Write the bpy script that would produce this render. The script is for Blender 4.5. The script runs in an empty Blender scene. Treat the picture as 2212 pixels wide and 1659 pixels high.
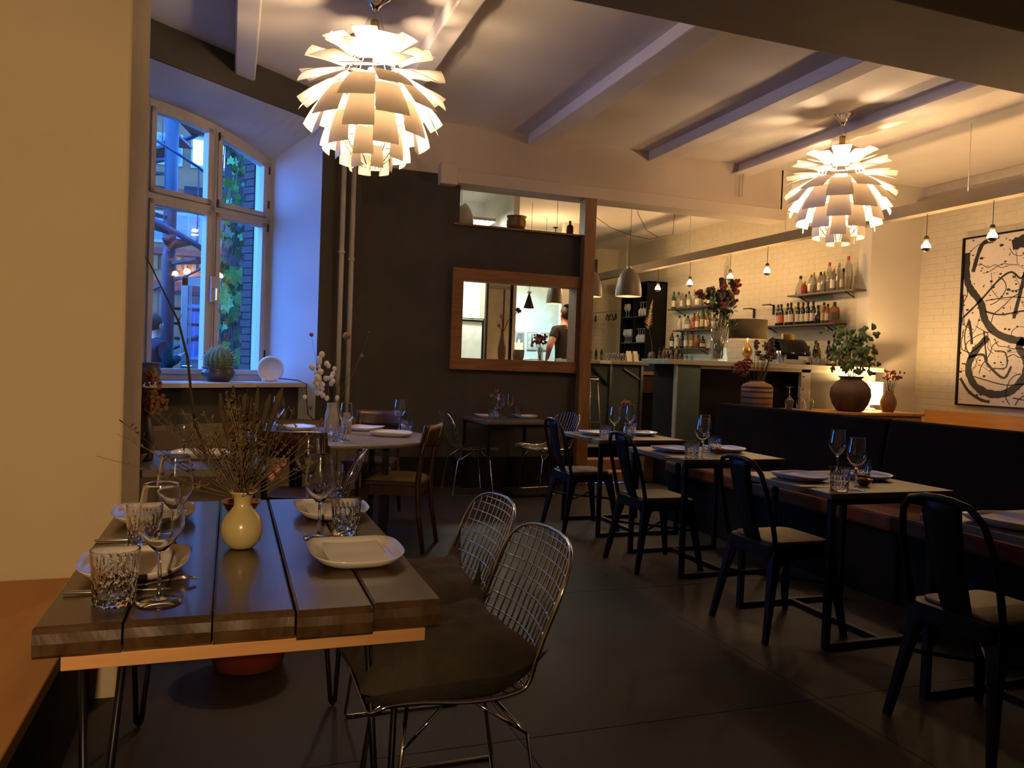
import bpy, bmesh, math, random
from mathutils import Vector, Matrix
random.seed(7)
sc = bpy.context.scene
C = sc.collection
R = math.radians
# ------------------------------------------------------------------ camera
cd = bpy.data.cameras.new('camera'); cam = bpy.data.objects.new('camera', cd); C.objects.link(cam)
cd.sensor_width = 36.0; cd.lens = 36.0*1700/2212; cd.clip_start = .02; cd.clip_end = 200
_y, _p, _r = R(19.7), R(1.35), R(2.06)
_F = Vector((math.sin(_y)*math.cos(_p), math.cos(_y)*math.cos(_p), -math.sin(_p)))
_R0 = Vector((math.cos(_y), -math.sin(_y), 0)); _U0 = _R0.cross(_F)
_Rt = _R0*math.cos(_r)+_U0*math.sin(_r); _Up = -_R0*math.sin(_r)+_U0*math.cos(_r)
cam.matrix_world = Matrix(((_Rt.x, _Up.x, -_F.x, 0), (_Rt.y, _Up.y, -_F.y, 0), (_Rt.z, _Up.z, -_F.z, 1.26), (0, 0, 0, 1)))
sc.camera = cam
# ------------------------------------------------------------------ sky, exposure
w = bpy.data.worlds.new('dusk'); sc.world = w; w.use_nodes = True
bg = w.node_tree.nodes['Background']; bg.inputs[0].default_value = (.055, .245, .92, 1); bg.inputs[1].default_value = 14.5
vs = sc.view_settings
vs.view_transform = 'Standard'; vs.look = 'None'; vs.exposure = 0.0; vs.gamma = 1.0; vs.use_curve_mapping = False
cy = sc.cycles
cy.sample_clamp_indirect = 6.0; cy.caustics_reflective = False; cy.caustics_refractive = False
cy.max_bounces = 9; cy.diffuse_bounces = 4; cy.glossy_bounces = 3; cy.transmission_bounces = 9; cy.transparent_max_bounces = 16
# courtyard window wall frame of reference
ORI = Vector((1.159, 7.8, 0)); WA = R(39)          # window wall: local x along the wall, local y outwards
def wl(x, y, z): return ORI + Vector((x*math.cos(WA)-y*math.sin(WA), x*math.sin(WA)+y*math.cos(WA), z))
# ------------------------------------------------------------------ materials
MATS = {}
def M(name, col=(.5, .5, .5), rough=.5, metal=0., var=.12, scale=6., bump=0., bscale=40., trans=0., ior=1.45, emit=None, es=0., stretch=None, alpha=None, spec=None, coat=0.):
    if name in MATS: return MATS[name]
    m = bpy.data.materials.new(name); m.use_nodes = True; nt = m.node_tree; N = nt.nodes; L = nt.links
    b = N['Principled BSDF']
    b.inputs['Roughness'].default_value = rough; b.inputs['Metallic'].default_value = metal
    b.inputs['IOR'].default_value = ior; b.inputs['Transmission Weight'].default_value = trans
    if spec is not None: b.inputs['Specular IOR Level'].default_value = spec
    if coat: b.inputs['Coat Weight'].default_value = coat; b.inputs['Coat Roughness'].default_value = .08
    if emit: b.inputs['Emission Color'].default_value = (*emit, 1); b.inputs['Emission Strength'].default_value = es
    tc = N.new('ShaderNodeTexCoord'); mp = N.new('ShaderNodeMapping'); L.new(tc.outputs['Object'], mp.inputs[0])
    if stretch: mp.inputs['Scale'].default_value = stretch
    nz = N.new('ShaderNodeTexNoise'); nz.inputs['Scale'].default_value = scale; nz.inputs['Detail'].default_value = 5; L.new(mp.outputs[0], nz.inputs['Vector'])
    cr = N.new('ShaderNodeValToRGB'); cr.color_ramp.elements[0].position = .3; cr.color_ramp.elements[1].position = .72
    cr.color_ramp.elements[0].color = (*[max(0, c*(1-var)) for c in col], 1); cr.color_ramp.elements[1].color = (*[min(1, c*(1+var)) for c in col], 1)
    L.new(nz.outputs['Fac'], cr.inputs[0]); L.new(cr.outputs[0], b.inputs['Base Color'])
    if bump:
        n2 = N.new('ShaderNodeTexNoise'); n2.inputs['Scale'].default_value = bscale; n2.inputs['Detail'].default_value = 4; L.new(mp.outputs[0], n2.inputs['Vector'])
        bp = N.new('ShaderNodeBump'); bp.inputs['Strength'].default_value = bump; bp.inputs['Distance'].default_value = .01
        L.new(n2.outputs['Fac'], bp.inputs['Height']); L.new(bp.outputs[0], b.inputs['Normal'])
    MATS[name] = m; return m
def pane_mat(name, tint=(1, 1, 1), refl=.08):
    m = bpy.data.materials.new(name); m.use_nodes = True; nt = m.node_tree; N = nt.nodes; L = nt.links
    for n in list(N):
        if n.type != 'OUTPUT_MATERIAL': N.remove(n)
    t = N.new('ShaderNodeBsdfTransparent'); t.inputs[0].default_value = (*tint, 1)
    g = N.new('ShaderNodeBsdfGlossy'); g.inputs['Roughness'].default_value = .02
    x = N.new('ShaderNodeMixShader'); x.inputs[0].default_value = refl; L.new(t.outputs[0], x.inputs[1]); L.new(g.outputs[0], x.inputs[2])
    L.new(x.outputs[0], N['Material Output'].inputs[0]); MATS[name] = m; return m
def wood_mat(name, c1, c2, rough=.45, scale=3., stretch=(1, 12, 12), bump=.15, coat=0.):
    if name in MATS: return MATS[name]
    m = bpy.data.materials.new(name); m.use_nodes = True; nt = m.node_tree; N = nt.nodes; L = nt.links; b = N['Principled BSDF']
    b.inputs['Roughness'].default_value = rough
    if coat: b.inputs['Coat Weight'].default_value = coat; b.inputs['Coat Roughness'].default_value = .12
    tc = N.new('ShaderNodeTexCoord'); mp = N.new('ShaderNodeMapping'); mp.inputs['Scale'].default_value = stretch; L.new(tc.outputs['Object'], mp.inputs[0])
    nz = N.new('ShaderNodeTexNoise'); nz.inputs['Scale'].default_value = scale; nz.inputs['Detail'].default_value = 7; nz.inputs['Distortion'].default_value = .6; L.new(mp.outputs[0], nz.inputs['Vector'])
    cr = N.new('ShaderNodeValToRGB'); cr.color_ramp.elements[0].color = (*c1, 1); cr.color_ramp.elements[1].color = (*c2, 1)
    cr.color_ramp.elements[0].position = .3; cr.color_ramp.elements[1].position = .7
    L.new(nz.outputs['Fac'], cr.inputs[0]); L.new(cr.outputs[0], b.inputs['Base Color'])
    bp = N.new('ShaderNodeBump'); bp.inputs['Strength'].default_value = bump; bp.inputs['Distance'].default_value = .006
    L.new(nz.outputs['Fac'], bp.inputs['Height']); L.new(bp.outputs[0], b.inputs['Normal'])
    MATS[name] = m; return m
WARM = (1., .56, .22)
M('lintel', (.55, .45, .36), .85, var=.05, scale=2, bump=.05)
M('rail_grey', (.24, .19, .14), .8, var=.06)
M('plaster_white', (.62, .57, .50), .85, var=.05, scale=2, bump=.08, bscale=30)
M('ceiling_white', (.68, .62, .57), .85, var=.05, scale=1.5, bump=.05, bscale=20)
M('beam_grey', (.40, .34, .26), .85, var=.06, scale=2)
M('pillar_cream', (.62, .50, .33), .8, var=.04, scale=3, bump=.06, bscale=60)
M('dark_wall', (.046, .038, .029), .8, var=.12, scale=5, bump=.06, bscale=60)
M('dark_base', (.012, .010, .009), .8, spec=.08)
M('tan_panel', (.17, .12, .065), .7, var=.1)
M('brick_paint', (.56, .50, .385), .75, var=.04, scale=9, bump=.15, bscale=55)
M('brick_joint', (.55, .49, .375), .9, var=.06, scale=12)
M('floor_mat', (.026, .0185, .011), .55, spec=.22, var=.2, scale=2.2, bump=.04, bscale=25)
M('raised_floor', (.16, .10, .055), .5, var=.2)
M('frame_white', (.45, .41, .375), .45, var=.04)
M('black_metal', (.012, .012, .013), .35, .6)
M('black_paint', (.009, .008, .008), .40, spec=.14)
M('iron_dark', (.02, .017, .015), .4, .7)
M('chrome', (.78, .76, .74), .12, 1., var=.03)
M('steel', (.55, .54, .52), .28, 1., var=.05)
M('alu_shade', (.17, .14, .11), .45, .3, var=.08)
M('brass', (.55, .34, .12), .28, 1.)
M('porcelain', (.78, .72, .66), .12, var=.03, coat=.3)
M('linen', (.88, .84, .80), .9, var=.05, bump=.15, bscale=150)
M('glass', (1, 1, 1), .0, trans=1., ior=1.45, var=0)
M('glass_fine', (1, 1, 1), .0, trans=1., ior=1.28, var=0, coat=.5)
M('reveal_paint', (.48, .49, .51), .85, var=.05, scale=2, bump=.05)
M('crystal', (1, 1, 1), .02, trans=1., ior=1.5, var=0)
M('vase_yellow', (.50, .40, .18), .25, var=.05, coat=.3)
M('copper', (.62, .27, .10), .22, 1.)
M('grass_dry', (.15, .098, .04), .9, var=.35, scale=30)
M('grass_dark', (.055, .036, .017), .9, var=.3, scale=30)
M('stem_brown', (.075, .045, .022), .8, var=.25)
M('stem_green', (.06, .085, .025), .7, var=.3)
M('cushion', (.062, .047, .034), .95, var=.25, scale=14, bump=.25, bscale=90)
M('bench_fabric', (.012, .008, .005), .95, spec=.04, var=.2, bump=.2, bscale=120)
M('seat_brown', (.16, .05, .02), .6, spec=.15, var=.2)
M('table_stone', (.115, .094, .062), .42, var=.25, scale=9, bump=.05)
M('round_stone', (.26, .22, .17), .4, var=.15, scale=9)
M('leaf_cream', (.85, .76, .64), .42, var=.02)
M('lamp_bulb', (1, .9, .75), .3, emit=(1., .70, .42), es=500.)
M('edison', (1, .85, .6), .3, emit=(1., .60, .26), es=400.)
M('candle_glow', (1, .8, .5), .5, emit=(1., .62, .3), es=9.)
M('teal_panel', (.055, .075, .062), .5, var=.15)
M('counter_top', (.30, .26, .20), .5, var=.15, scale=8)
M('clay', (.20, .095, .04), .6, var=.2, scale=10, bump=.1)
M('clay_dark', (.065, .033, .017), .65, var=.2, scale=10, bump=.1)
M('pot_dark', (.06, .042, .03), .3, var=.35, scale=14, coat=.2)
M('cactus', (.10, .16, .07), .7, var=.3, scale=25)
M('spine', (.55, .52, .42), .7)
M('leaf_green', (.03, .07, .016), .5, var=.35, scale=8)
M('ivy_green', (.06, .22, .02), .5, var=.4, scale=5)
M('ivy_dark', (.015, .055, .01), .5, var=.4, scale=5)
M('red_bloom', (.22, .05, .035), .85, var=.35, scale=30)
M('pink_bloom', (.50, .20, .16), .85, var=.3, scale=30)
M('rust_bloom', (.24, .10, .045), .9, var=.35, scale=30)
M('pampas', (.55, .38, .22), .95, var=.25, scale=30)
M('seedpod', (.66, .58, .52), .6, var=.12, scale=20)
M('shirt_dark', (.030, .022, .022), .9, var=.2)
M('coat_blue', (.004, .006, .016), .9, var=.3)
M('skin', (.55, .27, .20), .6, var=.06)
M('hair_dark', (.02, .014, .01), .7)
M('trouser', (.02, .02, .025), .9)
M('canvas', (.62, .55, .48), .85, var=.05)
M('ink', (.016, .013, .012), .6)
M('cork', (.35, .2, .1), .8)
M('paper', (.75, .70, .62), .85, var=.03)
M('cord', (.03, .02, .015), .7)
M('red_pot', (.20, .032, .014), .6, var=.2)
wood_mat('plank', (.036, .018, .008), (.095, .050, .022), .30, 2.2, (11, 1, 6), .10, coat=.4)
wood_mat('plank_end', (.06, .032, .014), (.20, .11, .045), .4, 4, (5, 5, 3), .5)
wood_mat('batten', (.50, .24, .08), (.62, .32, .12), .6, 2, (1, 14, 14))
wood_mat('bench_wood', (.46, .20, .045), (.56, .26, .065), .45, 1.6, (10, 1, 10), .05)
wood_mat('frame_wood', (.17, .068, .018), (.27, .115, .034), .55, 3, (1, 12, 12), .25)
wood_mat('post_wood', (.17, .068, .018), (.27, .115, .034), .55, 3, (12, 12, 1), .25)
wood_mat('chair_wood', (.036, .011, .006), (.065, .021, .010), .38, 3, (8, 8, 1), .1)
wood_mat('pad_wood', (.20, .125, .05), (.27, .17, .07), .5, 3, (1, 8, 8), .1)
wood_mat('step_wood', (.26, .12, .045), (.38, .18, .07), .5, 3, (1, 8, 8), .1)
pane_mat('thin_glass', (.97, .97, .96), .16)
pane_mat('pane'); pane_mat('pane_blue', (.55, .7, .9))
# ------------------------------------------------------------------ mesh builder
class MB:
    def __init__(s): s.v = []; s.f = []
    def add(s, vs_, fs): o = len(s.v); s.v += [tuple(p) for p in vs_]; s.f += [tuple(i+o for i in q) for q in fs]; return s
    def box(s, x0, x1, y0, y1, z0, z1):
        return s.add([(x0, y0, z0), (x1, y0, z0), (x1, y1, z0), (x0, y1, z0), (x0, y0, z1), (x1, y0, z1), (x1, y1, z1), (x0, y1, z1)],
                     [(3, 2, 1, 0), (4, 5, 6, 7), (0, 1, 5, 4), (1, 2, 6, 5), (2, 3, 7, 6), (3, 0, 4, 7)])
    def obox(s, c, sz, mat=None):
        m = mat or Matrix(); a, b, d = sz[0]/2, sz[1]/2, sz[2]/2
        t = MB().box(-a, a, -b, b, -d, d); c = Vector(c)
        return s.add([c+m @ Vector(p) for p in t.v], t.f)
    def bar(s, p0, p1, wd, ht):
        p0, p1 = Vector(p0), Vector(p1); t = (p1-p0).normalized()
        up = Vector((0, 0, 1)) if abs(t.z) < .95 else Vector((0, 1, 0))
        sd = t.cross(up).normalized(); up = sd.cross(t)
        q = []
        for p in (p0, p1):
            for a, b in ((-1, -1), (1, -1), (1, 1), (-1, 1)): q.append(p+sd*a*wd/2+up*b*ht/2)
        return s.add(q, [(3, 2, 1, 0), (4, 5, 6, 7), (0, 1, 5, 4), (1, 2, 6, 5), (2, 3, 7, 6), (3, 0, 4, 7)])
    def tube(s, pts, r, n=8, closed=False, caps=True):
        P = [Vector(p) for p in pts]; k = len(P); rs = r if isinstance(r, (list, tuple)) else [r]*k
        T = []
        for i in range(k):
            a = P[i-1] if (i > 0 or closed) else P[i]; b = P[(i+1) % k] if (i < k-1 or closed) else P[i]
            d = (b-a); T.append(d.normalized() if d.length > 1e-9 else Vector((0, 0, 1)))
        u = T[0].orthogonal().normalized(); V = []
        for i in range(k):
            u = (u-T[i]*u.dot(T[i])); u = u.normalized() if u.length > 1e-6 else T[i].orthogonal().normalized()
            b = T[i].cross(u)
            for j in range(n):
                a = 2*math.pi*j/n; V.append(P[i]+(u*math.cos(a)+b*math.sin(a))*rs[i])
        F = []
        for i in range(k if closed else k-1):
            i2 = (i+1) % k
            for j in range(n): F.append((i*n+j, i*n+(j+1) % n, i2*n+(j+1) % n, i2*n+j))
        if caps and not closed: F.append(tuple(range(n-1, -1, -1))); F.append(tuple(range((k-1)*n, k*n)))
        return s.add(V, F)
    def cyl(s, p0, p1, r0, r1=None, n=12): return s.tube([p0, p1], [r0, r0 if r1 is None else r1], n)
    def lathe(s, prof, n=24, c=(0, 0, 0), cap0=True, cap1=False):
        V = []; k = len(prof)
        for r, z in prof:
            for j in range(n):
                a = 2*math.pi*j/n; V.append((c[0]+r*math.cos(a), c[1]+r*math.sin(a), c[2]+z))
        F = []
        for i in range(k-1):
            for j in range(n): F.append((i*n+j, i*n+(j+1) % n, (i+1)*n+(j+1) % n, (i+1)*n+j))
        if cap0: F.append(tuple(range(n-1, -1, -1)))
        if cap1: F.append(tuple(range((k-1)*n, k*n)))
        return s.add(V, F)
    def ball(s, c, r, n=10, m=7, sq=(1, 1, 1)):
        V = [(c[0], c[1], c[2]-r*sq[2])]; F = []
        for i in range(1, m):
            a = -math.pi/2+math.pi*i/m
            for j in range(n):
                b = 2*math.pi*j/n; V.append((c[0]+r*sq[0]*math.cos(a)*math.cos(b), c[1]+r*sq[1]*math.cos(a)*math.sin(b), c[2]+r*sq[2]*math.sin(a)))
        V.append((c[0], c[1], c[2]+r*sq[2])); e = len(V)-1
        for j in range(n): F.append((0, 1+(j+1) % n, 1+j)); F.append((e, e-n+j, e-n+(j+1) % n))
        for i in range(m-2):
            for j in range(n): F.append((1+i*n+j, 1+i*n+(j+1) % n, 1+(i+1)*n+(j+1) % n, 1+(i+1)*n+j))
        return s.add(V, F)
    def prism(s, poly, z0, z1):
        n = len(poly)
        return s.add([(x, y, z0) for x, y in poly]+[(x, y, z1) for x, y in poly],
                     [tuple(range(n-1, -1, -1)), tuple(range(n, 2*n))]+[(i, (i+1) % n, n+(i+1) % n, n+i) for i in range(n)])
    def grid(s, fn, nu, nv, closed_u=False):
        V = [fn(i/nu, j/nv) for j in range(nv+1) for i in range(nu+1)]
        return s.add(V, [(j*(nu+1)+i, j*(nu+1)+i+1, (j+1)*(nu+1)+i+1, (j+1)*(nu+1)+i) for j in range(nv) for i in range(nu)])
    def move(s, mat): s.v = [tuple(mat @ Vector(p)) for p in s.v]; return s
    def mesh(s, name, mat, smooth=False):
        me = bpy.data.meshes.new(name); me.from_pydata(s.v, [], s.f); me.materials.append(MATS[mat] if isinstance(mat, str) else mat)
        bm = bmesh.new(); bm.from_mesh(me); bmesh.ops.recalc_face_normals(bm, faces=bm.faces); bm.to_mesh(me); bm.free()
        if smooth:
            for p in me.polygons: p.use_smooth = True
        me.update(); return me
    def build(s, name, mat, parent=None, loc=(0, 0, 0), rz=0, smooth=False, bevel=0, solid=0, sub=0):
        o = bpy.data.objects.new(name, s.mesh(name, mat, smooth)); C.objects.link(o)
        o.location = loc; o.rotation_euler = (0, 0, rz)
        if parent: o.parent = parent
        if solid: md = o.modifiers.new('solid', 'SOLIDIFY'); md.thickness = solid; md.offset = 0
        if bevel: md = o.modifiers.new('bevel', 'BEVEL'); md.width = bevel; md.segments = 2; md.limit_method = 'ANGLE'
        if sub: md = o.modifiers.new('sub', 'SUBSURF'); md.levels = sub; md.render_levels = sub
        return o
def link(name, me, parent=None, loc=(0, 0, 0), rz=0):
    o = bpy.data.objects.new(name, me); C.objects.link(o); o.location = loc; o.rotation_euler = (0, 0, rz)
    if parent: o.parent = parent
    return o
def tag(o, label=None, cat=None, group=None, kind=None):
    if label: o['label'] = label
    if cat: o['category'] = cat
    if group: o['group'] = group
    if kind: o['kind'] = kind
    return o
def thing(name, label, cat, loc=(0, 0, 0), rz=0, group=None):
    o = bpy.data.objects.new(name, None); C.objects.link(o); o.empty_display_size = .05
    o.location = loc; o.rotation_euler = (0, 0, rz); return tag(o, label, cat, group)
def S(o): o['kind'] = 'structure'; return o
def dup(root, loc, rz=0, label=None, group=None):
    r = root.copy(); C.objects.link(r); r.location = loc; r.rotation_euler = (0, 0, rz)
    tag(r, label, None, group)
    for ch in list(root.children):
        c = ch.copy(); C.objects.link(c); c.parent = r
        for g in list(ch.children):
            d = g.copy(); C.objects.link(d); d.parent = c
    return r
ORD = ['first', 'second', 'third', 'fourth', 'fifth', 'sixth', 'seventh', 'eighth', 'ninth', 'tenth', 'eleventh', 'twelfth', 'thirteenth', 'fourteenth', 'fifteenth', 'sixteenth']
def arc(c, r, a0, a1, n, ax='xz'):
    out = []
    for i in range(n+1):
        a = a0+(a1-a0)*i/n; u, v = r*math.cos(a), r*math.sin(a)
        out.append((c[0]+u, c[1], c[2]+v) if ax == 'xz' else (c[0], c[1]+u, c[2]+v) if ax == 'yz' else (c[0]+u, c[1]+v, c[2]))
    return out
# ================================================================== SETTING
H = 3.69
S(MB().box(-3, 8.4, -2.6, 7.83, -.1, 0).build('floor', 'floor_mat'))
for i, (a, b) in enumerate((((.9, -2.6), (.9, 7.8)), ((2.05, -2.6), (2.05, 7.8)))): pass
fl = bpy.data.objects['floor']
for yy in (.9, 2.45, 4.0, 5.55): MB().box(-3, 8.3, yy-.0012, yy+.0012, 0, .0006).build('floor_seam', 'dark_base', fl)
for xx in (.95, 2.2, 3.45): MB().box(xx-.0012, xx+.0012, -2.6, 7.8, 0, .0006).build('floor_seam', 'dark_base', fl)
S(MB().prism([(-3, -2.6), (8.4, -2.6), (8.4, 14.7), (1.0, 14.7), (1.0, 8.1), (-2.75, 5.05), (-3, 5.05)], H, H+.15).build('ceiling', 'ceiling_white'))
# raised bar floor and its steps
S(MB().box(1.0, 7.5, 8.35, 14.7, 0, .34).build('floor', 'raised_floor'))
st = S(MB().box(3.66, 4.42, 8.32, 8.35, 0, .335).build('trim_1', 'dark_base'))
MB().box(3.66, 4.42, 7.83, 8.12, 0, .115).build('step', 'step_wood', st, bevel=.004)
MB().box(3.66, 4.42, 8.08, 8.36, .115, .225).build('step', 'step_wood', st, bevel=.004)
MB().box(3.66, 4.42, 8.34, 8.6, .225, .342).build('step', 'raised_floor', st, bevel=.004)
S(MB().box(4.42, 7.5, 7.83, 8.35, -.1, .34).build('floor', 'raised_floor'))
S(MB().box(1.0, 3.66, 7.9, 8.35, -.1, .34).build('floor', 'raised_floor'))
# outer walls
S(MB().box(-3, 8.4, -2.7, -2.6, -.1, H).build('wall_front', 'plaster_white'))
S(MB().box(-1.45, -1.3, -2.6, 3.15, -.1, H).build('wall_left', 'pillar_cream'))
S(MB().box(-3.0, -.361, 3.15, 3.76, -.1, H).build('wall_pillar', 'pillar_cream', bevel=.01))
S(MB().box(-3.1, -2.9, 3.7, 5.2, -.1, H).build('wall_left', 'dark_wall'))
def brick_wall(wall, origin, du, ulen, z0, z1, nrm, limit, depth=.0035):
    """painted bricks as pieces of a wall; du = unit vector along the wall, nrm = into the room"""
    bw, bh, j = .245, .068, .012
    du, nrm, org = Vector(du), Vector(nrm), Vector(origin)
    mes = []
    for k in range(4):
        e = .003; wv = bw/2; hv = bh/2; dp = depth*(.55+.25*k)
        q = [(-wv, -hv, 0), (wv, -hv, 0), (wv, hv, 0), (-wv, hv, 0), (-wv+e, -hv+e, dp), (wv-e, -hv+e, dp*.9), (wv-e, hv-e, dp), (-wv+e, hv-e, dp*.9)]
        me = MB().add([du*a+Vector((0, 0, b))+nrm*c for a, b, c in q], [(4, 5, 6, 7), (0, 1, 5, 4), (1, 2, 6, 5), (2, 3, 7, 6), (3, 0, 4, 7)]).mesh('brick', 'brick_paint')
        mes.append(me)
    n = 0; rest = MB(); r = 0; rows = []
    z = z0
    cells = []
    while z+bh < z1:
        u = (bw+j)/2*(r % 2)+bw/2
        while u < ulen-bw/2: cells.append((u, z+bh/2)); u += bw+j
        z += bh+j; r += 1
    cells.sort(key=lambda c: c[0])
    rnd = random.Random(3)
    for u, zz in cells:
        p = org+du*u+Vector((0, 0, zz))
        if n < limit: link('brick', mes[rnd.randrange(4)], wall, p)
        else:
            me = mes[rnd.randrange(4)]; rest.add([p+v.co for v in me.vertices], [tuple(f.vertices) for f in me.polygons])
        n += 1
    if rest.v: tag(rest.build('brick_courses', 'brick_paint', wall), kind='stuff')
wr = S(MB().box(8.2, 8.4, -2.6, 7.9, -.1, H).build('wall_right', 'brick_joint'))
brick_wall(wr, (8.2, 7.70, 0), (0, -1, 0), 2.05, .88, 3.66, (-1, 0, 0), 300)
S(MB().box(7.4, 8.4, 7.7, 7.9, -.1, H).build('wall_pier', 'plaster_white'))
wb = S(MB().box(7.4, 7.6, 7.9, 14.7, -.1, H).build('wall_bar', 'brick_joint'))
brick_wall(wb, (7.4, 7.92, 0), (0, 1, 0), 6.5, 1.42, 3.55, (-1, 0, 0), 296)
wf = S(MB().box(1.0, 7.6, 14.5, 14.7, -.1, H).build('wall_far', 'brick_joint'))
brick_wall(wf, (7.35, 14.5, 0), (-1, 0, 0), 1.7, 1.2, 3.1, (0, -1, 0), 150)
S(MB().box(1.0, 1.15, 8.2, 14.6, -.1, H).build('wall_kitchen', 'plaster_white'))
# hatch wall (dark paint) with its long opening above
wk = MB()
wk.box(1.10, 2.16, 7.8, 7.95, -.1, 3.17).box(2.16, 3.53, 7.8, 7.95, -.1, 1.25).box(2.16, 3.53, 7.8, 7.95, 2.19, 2.67).box(3.52, 3.66, 7.8, 7.95, -.1, 2.19)
S(wk.build('wall_back', 'dark_wall'))
S(MB().box(1.10, 6.12, 7.8, 7.95, 3.17, H).build('wall_back_upper', 'lintel'))
S(MB().box(2.1, 6.12, 7.70, 8.0, 3.075, 3.205).build('trim_2', 'lintel', bevel=.006))
S(MB().box(1.92, 2.1, 7.68, 7.82, 3.05, 3.26).build('trim_3', 'lintel', bevel=.01))
S(MB().box(1.2, 3.66, 7.775, 7.8, 0, .30).build('baseboard_back', 'dark_base'))
S(MB().box(2.1, 3.53, 7.76, 8.3, 2.67, 2.69).build('trim_4', 'frame_wood'))
S(MB().box(3.522, 3.654, 7.70, 7.86, .0, 3.08).build('trim_5', 'post_wood', bevel=.006))
hf = thing('serving_hatch', 'rough brown wooden frame around the serving hatch', 'frame', (2.83, 7.8, 1.2))
for nm, a in (('frame_board', (-.73, .69, -.05, .0, 0, .12)), ('frame_board', (-.73, .69, -.05, .0, .915, 1.035)), ('frame_board', (-.73, -.615, -.048, .0, .12, .915)), ('frame_board', (.645, .69, -.048, .0, .12, .915)), ('frame_lining', (-.69, .69, 0, .16, .085, .105)), ('frame_lining', (-.69, .69, 0, .16, .918, .935)), ('frame_lining', (-.64, -.615, 0, .16, .105, .918)), ('frame_lining', (.645, .69, 0, .16, .105, .918))):
    MB().box(*a).build(nm, 'frame_wood', hf, bevel=.003)
for x, z in ((-.29, .96), (.06, .965), (-.70, .08)): MB().ball((x, -.052, z), .007, 8, 5).build('screw', 'chrome', hf, smooth=True)
# ceiling joists, near beam, lintel details
for x0, x1, y1, zb in ((-.03, .13, 6.95, 3.54), (1.30, 1.46, 7.8, 3.56), (2.87, 3.10, 7.8, 3.58), (4.30, 4.51, 7.8, 3.58)):
    S(MB().box(x0, x1, 3.88, y1, zb, H).build('trim_6', 'ceiling_white', bevel=.012))
jb = MB().box(5.40, 5.62, 3.88, 7.8, 3.56, 3.575).box(5.49, 5.53, 3.88, 7.8, 3.575, H)
S(jb.build('trim_7', 'ceiling_white'))
S(MB().box(6.10, 6.25, 7.8, 7.95, 3.2, H).build('trim_8', 'plaster_white'))
S(MB().box(-3, 8.4, 3.2, 3.885, 3.2, H).build('trim_9', 'beam_grey', bevel=.01))
hr = MB().cyl((5.5, 7.72, 3.3), (5.5, 7.72, 3.57), .012); tag(hr.build('hanging_rod', 'steel'), 'short grey rod hanging from the third ceiling joist', 'rod')
# conduit high on the painting wall
tag(MB().box(8.09, 8.2, 2.5, 7.7, 3.46, 3.52).build('cable_duct', 'rail_grey'), 'long painted cable duct high on the painting wall', 'duct')
# ---------------- window wall (local frame: x along, y outwards)
def WB(mb, name, mat, parent=None, **k): return mb.build(name, mat, parent, loc=(0, 0, 0) if parent else ORI, rz=0 if parent else WA, **k)
XL, XR = -3.2, -.53          # niche front edges
GL, GR = -2.85, -.60           # window edges
def arch(s): return 3.31-.18*((s+1.75)/1.06)**2
ww = MB().box(-5.0, XL, 0, .85, -.1, H).box(XR, .12, 0, .55, -.1, H).box(XL, XR, 0, .85, 3.41, H)
ww = S(WB(ww, 'wall_window', 'dark_wall'))
S(WB(MB().box(XL, XR, .2, .85, -.1, .99), 'wall_under_window', 'dark_wall'))
rv = MB().prism([(XR, 0.002), (XR, .85), (GR+.03, .85), (GR, .60)], .69, 3.405)
rv.prism([(XL, 0.002), (GL, .60), (GL-.03, .85), (XL, .85)], .69, 3.405)
n = 24
def soff(u, v):
    s = XL+(XR-XL)*u; sb = GL-.02+(GR-GL+.04)*u
    return (s+(sb-s)*v, .002+.598*v, 3.405+(arch(max(GL, min(GR, sb)))+.02-3.405)*v)
rv.grid(soff, n, 2)
rv.grid(lambda u, v: (GL-.02+(GR-GL+.04)*u, .60+.25*v, arch(max(GL, min(GR, GL+(GR-GL)*u)))+.02), n, 1)
S(WB(rv, 'wall_reveal', 'reveal_paint'))
hd = MB().grid(lambda u, v: (GL-.05+(GR-GL+.1)*u, .72, arch(max(GL, min(GR, GL+(GR-GL)*u)))+.02+(3.42-arch(max(GL, min(GR, GL+(GR-GL)*u)))-.02)*v), n, 1)
S(WB(hd, 'wall_head', 'reveal_paint', solid=.04))
S(WB(MB().box(-3.1, -.56, .07, .66, .99, 1.03), 'trim_10', 'frame_white', bevel=.005))
S(WB(MB().box(-5.0, .1, -.07, .0, 0, .69).box(XL, XR, 0, .2, 0, .69), 'wall_wainscot', 'tan_panel', bevel=.006))
# brick pier outside
bp = S(WB(MB().box(GR+.03, GR+.4, .86, 1.0, -.1, 4.2), 'wall_outer_pier', 'dark_base'))
for k in range(46):
    MB().box(GR+.018, GR+.40, .855, 1.004+(.0 if k % 2 else -.03), .9+k*.072, .962+k*.072).build('brick', M('brick_out', (.045, .028, .025), .85, var=.3), bp)
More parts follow.
